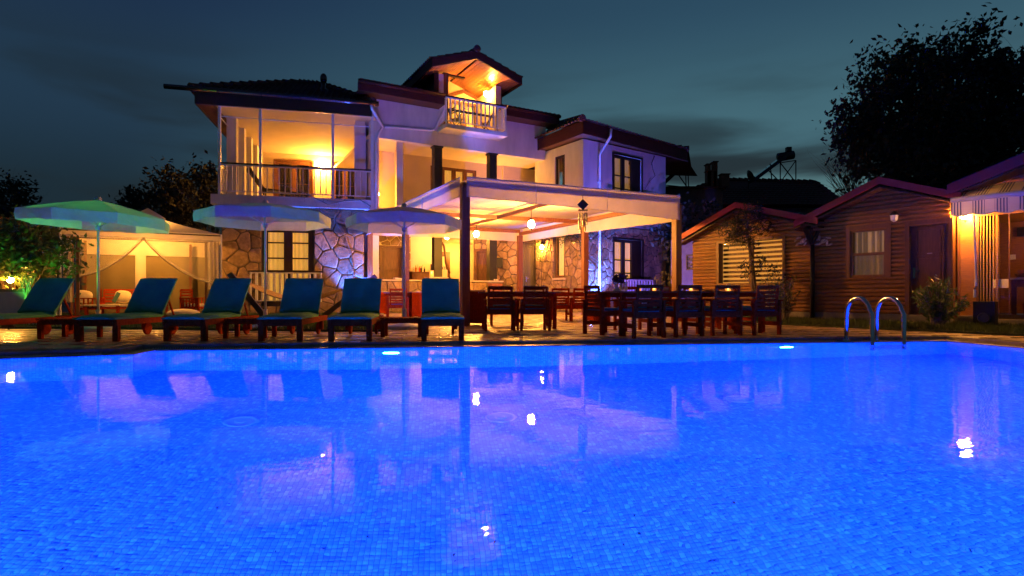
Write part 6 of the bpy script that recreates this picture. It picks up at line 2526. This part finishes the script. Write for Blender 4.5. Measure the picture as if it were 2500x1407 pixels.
# small tree with a dark feathery crown in front of the blind window
tb = G(1838, 15.9)
t = thing('young_tree', 'young tree with feathery crown standing before the blind window', 'tree', tb)
mb = MB()
tp = P(1826, 575, 15.9)
mb.tube([tb, P(1840, 690, 15.9), P(1836, 640, 15.9), tp, P(1822, 520, 15.9)], [.075, .07, .055, .04, .015], 7)
rg_ = random.Random(4)
ends = []
for k in range(9):
    ends += branch(mb, tp + Z * rg_.uniform(-.1, .4), (rg_.uniform(-1, 1), rg_.uniform(-.6, .6), rg_.uniform(.3, 1)), .55, .02, 1, 3, .4, .15, rg_)
mb.build('trunk', M['bark'], t)
bl = [((tp.x + dx, tp.y + dy, tp.z + dz), (r, r * .8, r * .75)) for dx, dy, dz, r in ((-.5, 0, .15, .42), (0, 0, .55, .45), (.42, .1, .25, .35), (-.2, -.1, -.05, .40))]
v, f = leaf_cards(clumps(90, 26, bl, .10), .13, 1.0, .16)
mesh_np('crown', v - np.array(LOC[t.name]), f, M['leaf_dark'], t)['kind'] = 'stuff'
c = P(1858, 645, 15.6)
plant('climbing_plant', 'leafy twigs spreading across the lower right of the blind window', 'climber', G(1870, 15.5, .03), [((c.x, c.y, c.z), (.55, .2, .18)), ((c.x + .2, c.y, c.z - .35), (.5, .2, .25)), ((c.x - .35, c.y, c.z - .2), (.3, .2, .2))], 26, 16, .07, .075, 'leaf_dark', 5, .5)
# citrus bush and its wall on the far left
lb = G(40, 14.2)
bl = []
for px, py, r in ((20, 600, .55), (70, 575, .6), (110, 590, .55), (40, 650, .55), (100, 640, .6), (145, 640, .42), (85, 690, .4), (-30, 620, .7), (10, 560, .45), (150, 600, .32)):
    p = P(px, py, 14.0 + rng.uniform(-.5, .6))
    bl.append(((p.x, p.y, p.z), (r, r * .9, r * .75)))
plant('citrus_tree', 'glossy leafed bush lit green and amber at far left', 'bush', lb, bl, 210, 16, .15, .15, 'leaf', 9, .45, twig='bark', sr=.035)
plant('dry_shrub', 'small leafless twiggy shrub with orange glow under the bush', 'shrub', P(66, 730, 12.9), [(tuple(P(66, 690, 12.9)), (.3, .2, .25))], 3, 6, .08, .06, 'leaf_dry', 16, .4, twig='twig', sr=.010)
gwA, gwB = G(-260, 14.6), G(112, 13.1)
GWW = Wall(gwA, gwB)
t = thing('garden_wall', 'low plastered garden wall with a stone cap at far left', 'wall', GWW.p(3, 0, -.1))
mb = MB(); mb.wbox(GWW, 0, GWW.L, -.02, .80, -.25, 0); mb.build('wall', M['stucco'], t)
for i in range(6):
    mb = MB(); mb.wbox(GWW, GWW.L * i / 6 + .004, GWW.L * (i + 1) / 6 - .004, .802, .86, -.28, .04); mb.build('cap_stone', M['coping'], t)
q = GWW.p(GWW.s(14), GWW.z(14, 684, -.1), -.1)
t = thing('garden_lantern', 'bright lantern standing on the low garden wall at far left', 'lantern', q)
mb = MB(); mb.tube([V(q.x, q.y, .861), q - Z * .10], .03, 8); mb.lathe([(.02, .20), (.13, .11), (.12, .09)], q, 8); mb.build('stand', M['blackmetal'], t)
bulb(t, q, .065, 150, name='glass_shade')
# panel fence behind the bush
fA_, fB_ = G(-160, 15.5), G(150, 19.5)
FW = Wall(fA_, fB_)
t = thing('panel_fence', 'tall dark panel fence with metal posts behind the far left bush', 'fence', FW.p(3, 0, 0))
npn = 5
for i in range(npn):
    mb = MB(); mb.wbox(FW, FW.L * i / npn + .05, FW.L * (i + 1) / npn - .05, .1, 2.95, -.03, .0); mb.build('panel', M['screen'], t)
    mb = MB(); mb.wbox(FW, FW.L * i / npn - .045, FW.L * i / npn + .045, 0, 3.02, -.06, .03); mb.build('post', M['gutter'], t)
mb = MB(); mb.wbox(FW, 0, FW.L, 3.021, 3.08, -.05, .03); mb.build('top_rail', M['gutter'], t)


# vines on the stone corners
def vine(lab, W, pts, n_twig, leafn, m, lsize=.07, seed=1, mt='twig', depth=2, ln=.5):
    r = random.Random(seed)
    q = W.p(W.s(pts[0][0]), W.z(*pts[0]), .10)
    t = thing('wall_vine', lab, 'vine', q)
    mb = MB()
    main = [W.p(W.s(px), W.z(px, py), .09 + .03 * math.sin(i * 2)) for i, (px, py) in enumerate(pts)]
    mb.tube(main, [.022 * (1 - .7 * i / len(main)) for i in range(len(main))], 5)
    ends = list(main[1:])
    for k in range(n_twig):
        p = main[r.randrange(len(main))]
        d = V(W.u.x, W.u.y, 0) * r.uniform(-1, 1) + Z * r.uniform(-.5, 1) + V(W.n.x, W.n.y, 0) * r.uniform(-.02, .25)
        ends += branch(mb, p, d, ln * r.uniform(.5, 1.3), .008, depth, 3, .6, .02, r)
    mb.build('stems', M[mt], t)
    if leafn:
        cs = []
        for k in range(leafn):
            e = r.choice(ends)
            cs.append(tuple(e + V(r.gauss(0, .07), r.gauss(0, .05), r.gauss(-.03, .08))))
        v, f = leaf_cards(np.array(cs), lsize, 1.0, .6)
        mesh_np('leaves', v - np.array(LOC[t.name]), f, M[m], t)['kind'] = 'stuff'
    return t


vine('bare twiggy vine climbing the blue lit stone corner under the balcony', WS, [(862, 740), (866, 680), (858, 620), (842, 575), (815, 540), (790, 520), (760, 500)], 46, 260, 'leaf_dry', .05, 2, depth=2, ln=.62)
vine('thin bare stem crossing in front of the balcony slab', WB, [(905, 505), (880, 490), (840, 492), (800, 500), (740, 470), (700, 455), (680, 452)], 6, 0, 'leaf', .05, 3, depth=1)
vine('bare vine with pale twigs on the blue lit corner of the right wing', WW, [(1446, 720), (1450, 660), (1458, 610), (1475, 580), (1510, 560), (1545, 545)], 44, 420, 'leaf_dry', .06, 5, depth=2, ln=.55)
vine('leafy vine hanging over the lit lamp beside the dark door', WL, [(1424, 640), (1420, 590), (1400, 575), (1370, 572), (1340, 575), (1318, 585)], 26, 520, 'leaf', .10, 6, 'bark', 1, .4)
vine('hanging vine strand with leaves below the lamp by the dark door', WL, [(1332, 590), (1333, 620), (1326, 640), (1325, 700)], 6, 90, 'leaf', .075, 7, 'bark', 1, .2)
vine('thin dark creeper stem on the white wing wall beside the upper window', WW, [(1594, 382), (1586, 400), (1592, 418), (1596, 430), (1580, 445), (1572, 462)], 2, 16, 'leaf_dark', .06, 8, 'bark', 0, .2)


# ------------------------------------------------------------------ trees
def big_tree(name, lab, base, trunk_top, blobs, n_clump, n_leaf, spread, size, m, r0=.3, seed=1, group=None, asp=.55):
    r = random.Random(seed)
    t = thing(name, lab, 'tree', base, group=group)
    mb = MB()
    tt = Vector(trunk_top)
    mb.tube([base - Z * .35, base.lerp(tt, .5) + V(r.uniform(-.2, .2), 0, 0), tt], [r0, r0 * .8, r0 * .6], 9)
    for b in blobs:
        c = Vector(b[0])
        mid_ = tt.lerp(c, .55) + V(r.uniform(-.3, .3), r.uniform(-.3, .3), r.uniform(.0, .4))
        mb.tube([tt - Z * .1, mid_, c], [r0 * .4, r0 * .25, r0 * .08], 6)
        for k in range(4):
            branch(mb, mid_.lerp(c, r.random()), (r.uniform(-1, 1), r.uniform(-1, 1), r.uniform(-.1, 1)), max(b[1]) * 1.0, r0 * .1, 1, 3, .35, .1, r)
    mb.build('trunk', M['bark'], t)
    v, f = leaf_cards(clumps(n_clump, n_leaf, blobs, spread), size, 1.0, asp)
    mesh_np('crown', v - np.array(LOC[t.name]), f, M[m], t)['kind'] = 'stuff'
    return t


bl = []
for px, py, r in ((2150, 215, 1.5), (2150, 155, .8), (2250, 165, 1.3), (2340, 135, 1.0), (2385, 100, .75), (2450, 180, 1.5), (2500, 150, .9), (2130, 290, 1.6), (2100, 340, 1.2), (2210, 270, 2.2), (2320, 230, 2.4), (2440, 270, 2.6),
                  (2180, 370, 2.0), (2290, 350, 2.3), (2400, 380, 2.4), (2520, 340, 2.6), (2240, 430, 1.8), (2130, 410, 1.3), (2350, 450, 1.8), (2070, 330, .6), (2085, 260, .8)):
    p = P(px, py, 24 + rng.uniform(-1.5, 2.0))
    bl.append(((p.x, p.y, p.z), (r * .95, r, r * .85)))
tb = G(2330, 25, -.3)
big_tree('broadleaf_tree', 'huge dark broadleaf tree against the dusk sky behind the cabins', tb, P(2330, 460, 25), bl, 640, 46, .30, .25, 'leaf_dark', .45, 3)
t = thing('bare_shrub', 'leafless shrub with fine upright twigs left of the huge dark tree', 'shrub', G(2085, 23, -.3))
mb = MB()
rg_ = random.Random(9)
b0_ = P(2085, 480, 23)
mb.tube([G(2085, 23, -.3), b0_], [.10, .06], 6)
for k in range(34):
    branch(mb, b0_ + V(rg_.uniform(-.3, .3), rg_.uniform(-.3, .3), rg_.uniform(-.4, .1)), (rg_.uniform(-1.5, .4), rg_.uniform(-.5, .5), rg_.uniform(.5, 1.2)), rg_.uniform(1.2, 2.0), .018, 1, 3, .3, .2, rg_)
mb.build('branches', M['bark'], t)
for i, (spec, lab) in enumerate((
        (((400, 470, 1.0), (420, 440, .8), (440, 490, 1.1), (395, 510, 1.0), (450, 540, 1.1)), 'dark leafy tree behind the gazebo, left one of the pair'),
        (((485, 450, 1.0), (500, 420, .7), (475, 500, 1.2), (520, 470, .9), (500, 540, 1.2)), 'dark leafy tree beside the balcony, right one of the pair'),
        (((20, 490, 1.4), (50, 500, 1.3), (-30, 470, 1.6), (10, 540, 1.6), (70, 530, 1.0)), 'black tree mass at the far left edge above the fence'),
        (((330, 490, .7), (320, 520, .9)), 'low dark bush showing just above the gazebo roof'),
        (((1690, 560, 1.2), (1720, 540, 1.0), (1650, 580, 1.2)), 'dim bush in the gap between the villa wing and cabin'))):
    Y = 25.5 + i if i < 4 else 24
    bl = []
    for px, py, r in spec:
        p = P(px, py, Y + rng.uniform(-.4, .4))
        bl.append(((p.x, p.y, p.z), (r * .8, r * .8, r * .9)))
    px0 = sum(s[0] for s in spec) / len(spec)
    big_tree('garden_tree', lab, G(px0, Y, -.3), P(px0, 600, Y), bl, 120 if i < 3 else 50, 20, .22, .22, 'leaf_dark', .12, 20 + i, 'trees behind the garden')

# ------------------------------------------------------------------ dark house behind, with solar water heaters
HY = 34.0
hs = thing('neighbour_house', 'dark neighbouring house with tiled hip roof and chimneys behind the cabins', 'house', G(1830, HY, 0))
ze = P(1640, 525, HY).z
zrg = P(1800, 432, HY).z
eA, eB = P(1590, 500, HY), P(2062, 500, HY)
rA, rB = P(1760, 440, HY + 4), P(1990, 446, HY + 4)
mb = MB(); mb.hexa([V(eA.x + .5, HY + .6, -.3), V(eB.x - .5, HY + .6, -.3), V(eB.x - .5, HY + 7, -.3), V(eA.x + .5, HY + 7, -.3), V(eA.x + .5, HY + .6, eA.z - .1), V(eB.x - .5, HY + .6, eA.z - .1), V(eB.x - .5, HY + 7, eA.z - .1), V(eA.x + .5, HY + 7, eA.z - .1)]); mb.build('wall', M['oldhouse'], hs)
b1_, b2_ = V(eA.x, HY + 8, eA.z), V(eB.x, HY + 8, eA.z)
mb = MB(); mb.poly([eA, eB, rB, rA]); mb.poly([eA, rA, b1_]); mb.poly([eB, b2_, rB]); mb.poly([b1_, rA, rB, b2_])
rr = mb.build('roof', M['rooftile'], hs)
tile_plane(rr, [eA, eB, rB, rA], eA, eB, .28, .42)
mb = MB(); ridge(mb, rA, rB, 16); ridge(mb, eA, rA, 14); ridge(mb, eB, rB, 8); mb.build('ridge_tiles', M['rooftile'], rr)
c = P(1740, 452, HY + 3)
for px, w, top in ((1735, .55, 420), (1728, .22, 404), (1744, .24, 398), (1768, .5, 428)):
    cc_ = P(px, 470, HY + 3)
    zt = P(px, top, HY + 3).z
    mb = MB(); mb.box((cc_.x, cc_.y, (cc_.z + zt) / 2 - .2), (w, .5, zt - cc_.z + .4)); mb.box((cc_.x, cc_.y, zt + .03), (w + .12, .6, .06)); mb.build('chimney', M['brick'], rr)
dc = P(1828, 433, HY + 2)
mb = MB(); mb.lathe([(.001, .0), (.25, .04), (.42, .14)], dc, 16, Matrix.Rotation(1.1, 3, 'Y')); mb.tube([dc, dc - Z * .8], .04, 6)
tag(mb.build('satellite_dish', M['blackmetal']), 'small satellite dish edge-on on the dark neighbouring roof', 'satellite dish')


def solar(lab, tank0, tank1, foot, legs, Y):
    t = thing('solar_water_heater', lab, 'solar heater', foot, group='solar water heaters on dark roofs')
    d = (tank1 - tank0)
    mb = MB(); mb.tube([tank0, tank0 + d * .04, tank1 - d * .04, tank1], [.18, .26, .26, .18], 12); mb.build('tank', M['blackmetal'], t, True)
    a = tank0.lerp(tank1, .5)
    w = V(.0, 1.0, 0)
    mb = MB(); mb.prism([foot - w * .5, a - w * .5 - Z * .1, a + w * .5 - Z * .1, foot + w * .5], V(-.08, 0, .2)); mb.build('collector', mat('solar_glass', (.03, .05, .06), .08, metal=.2), t)
    mb = MB()
    for p, q in legs:
        mb.bar(p, q, .05)
    mb.build('stand', M['blackmetal'], t)
    return t


Ys = HY + 1.0
L1, L2, L3, L4 = P(1905, 398, Ys), P(1943, 392, Ys), P(1905, 446, Ys), P(1943, 446, Ys)
s_ = solar('solar water heater with slanting collector on the neighbouring roof', P(1898, 385, Ys), P(1938, 378, Ys), P(1838, 445, Ys), [(L1, L3), (L2, L4), (L1, L4), (L2, L3), (L1, L2), (P(1870, 410, Ys), P(1905, 446, Ys)), (P(1885, 445, Ys), P(1880, 400, Ys))], Ys)
mb = MB(); mb.box(P(1925, 365, Ys), (.28, .28, .25)); mb.build('header_tank', M['blackmetal'], s_)
Ys = 31.5
L1, L2, L3 = P(1675, 398, Ys), P(1679, 390, Ys), P(1680, 458, Ys)
solar('solar water heater half hidden behind the right wing roof', P(1662, 412, Ys), P(1676, 394, Ys), P(1615, 458, Ys), [(P(1673, 392, Ys), P(1675, 458, Ys)), (P(1679, 388, Ys), P(1681, 458, Ys)), (P(1655, 425, Ys), P(1678, 458, Ys)), (P(1622, 452, Ys), P(1680, 458, Ys))], Ys)
t = thing('neighbour_house', 'low dark annexe carrying the half hidden solar heater', 'house', G(1660, 33))
q = P(1655, 458, 31.5)
mb = MB(); mb.box((q.x + .3, 33.5, q.z / 2 - .2), (4.2, 4.4, q.z + .2)); mb.build('wall', M['oldhouse'], t)
mb = MB(); mb.box((q.x + .3, 33.5, q.z - .05), (4.6, 4.8, .1)); mb.build('roof', M['rooftile'], t)
# narrow lit outbuilding seen in the gap beside the light post
OW = Wall(G(1655, 22.5), G(1700, 22.0))
t = thing('outbuilding', 'dim outbuilding with a barred window in the gap beside the light post', 'outbuilding', OW.p(.3, 0, 0))
hh = (OW.s(1675), OW.s(1694), OW.z(1680, 660), OW.z(1680, 622))
mb = MB(); wall_holes(mb, OW, -.3, OW.L + .8, 0, 2.9, [hh]); mb.build('wall', M['oldhouse'], t)
window(OW, t, *hh, 1, (.3, .6), 'darkwood', .06, 'curtain_dim', .05)

# ------------------------------------------------------------------ chairs on the upper balconies
q = WB.p(WB.s(668), 4.285, -.9)
t = thing('reclining_chair', 'dark reclining deck chair on the first-floor balcony', 'deck chair', q, WB.rz() + .3, local=True)
mb = MB(); mb.bar(V(-.5, 0, .35), V(.7, 0, .30), .55, .05); mb.build('seat', M['darkwood'], t)
mb = MB(); mb.bar(V(-.5, 0, .36), V(-.95, 0, 1.0), .55, .05, up=(1, 0, 1)); mb.build('backrest', M['darkwood'], t)
mb = MB(); mb.sphere((-.97, 0, 1.02), .12, 8, 6, (.8, 2.0, 1.0)); mb.build('headrest', M['darkwood'], t, True)
for sx, sy in ((-.45, -.25), (-.45, .25), (.6, -.25), (.6, .25)):
    mb = MB(); mb.box((sx, sy, .16), (.05, .05, .32)); mb.build('leg', M['darkwood'], t)


def folding_chair(lab):
    t = thing('folding_chair', lab, 'folding chair', group='folding chairs on the dormer balcony', local=True)
    for sx in (-1, 1):
        mb = MB(); mb.bar(V(sx * .21, .22, 0), V(sx * .21, -.25, .86), .035, .03); mb.bar(V(sx * .18, -.25, 0), V(sx * .18, .20, .44), .035, .03); mb.build('leg', M['darkwood'], t)
    for k in range(5):
        mb = MB(); mb.box((0, -.12 + .08 * k, .45), (.40, .06, .02)); mb.build('seat_slat', M['darkwood'], t)
    for k in range(3):
        mb = MB(); mb.bar(V(-.2, -.19 - .03 * k, .66 + .08 * k), V(.2, -.19 - .03 * k, .66 + .08 * k), .02, .05); mb.build('back_slat', M['darkwood'], t)
    return t


fc_ = folding_chair('dark folding chair at the left end of the dormer balcony')
q = WF.p(WF.s(1113, .1), 7.505, .1)
fc_.location = q
fc_.rotation_euler = (0, 0, WF.rz() - 1.35)
f2 = dup(fc_, WF.p(WF.s(1187, .1), 7.505, .1), WF.rz() + 1.2, 'dark folding chair at the right end of the dormer balcony, under the lamp')

# ------------------------------------------------------------------ coloured floodlights at the stone corners and the bush
def flood(px, Y, z, target, col, watts, size, lab, blend=.6, rad=.06):
    q = G(px, Y, z)
    t = thing('floodlight', lab, 'floodlight', q, group='coloured floodlights in the garden')
    d = (Vector(target) - q).normalized()
    mb = MB(); mb.bar(q - d * .10, q + d * .02, .20, .14); mb.build('housing', M['blackmetal'], t)
    mb = MB(); mb.bar(q - d * .05, V(q.x, q.y, .0) - d * .02, .03); mb.build('bracket', M['blackmetal'], t)
    l = bpy.data.lights.new('flood_beam', 'SPOT')
    l.color = col
    l.energy = watts
    l.spot_size = math.radians(size)
    l.spot_blend = blend
    l.shadow_soft_size = rad
    o = bpy.data.objects.new('flood_beam', l)
    C.objects.link(o)
    o.location = q + d * .06
    o.rotation_euler = d.to_track_quat('-Z', 'Y').to_euler()
    return t


BLUE = (.07, .16, 1.0)
FLOODC = (.035, .11, 1.0)
cs_ = WS.p(WS.s(868), 0, .42)
flood(866, cs_.y, .18, WS.p(WS.s(866), 3.6, .10), (.03, .13, 1.0), 3600, 85, 'blue floodlight at the foot of the stone corner under the balcony')
cs_ = WW.p(WW.s(1452), 0, .6)
flood(1456, cs_.y, .18, WW.p(WW.s(1448), 3.6, .05), (.05, .13, 1.0), 5200, 105, 'blue floodlight at the foot of the right wing corner')
flood(1447, 15.3, .10, G(1200, 13.5, .6), BLUE, 110, 120, 'blue floodlight low beside the red lit planter box')
flood(846, 12.6, .05, V(.3, 23.5, 6.6), (.14, .11, 1.0), 2000, 80, 'added blue floodlight behind the fifth lounger, washing the facade')  # added lamp that lays the blue wash on the upper facade
flood(-150, 11.4, .35, V(-8.7, 12.5, 2.6), (.06, 1.0, .18), 520, 80, 'green floodlight low on the terrace beyond the left frame edge')
flood(22, 12.1, .15, P(95, 575, 13.6), (.10, 1.0, .10), 170, 70, 'small added green floodlight brightening the far left bush')  # second green lamp, added only to brighten the bush
flood(1668, 18.9, .15, V(5.7, 25.2, 5.4), (.20, .10, 1.0), 1300, 110, 'blue floodlight behind the light pergola post, aimed at the wing')
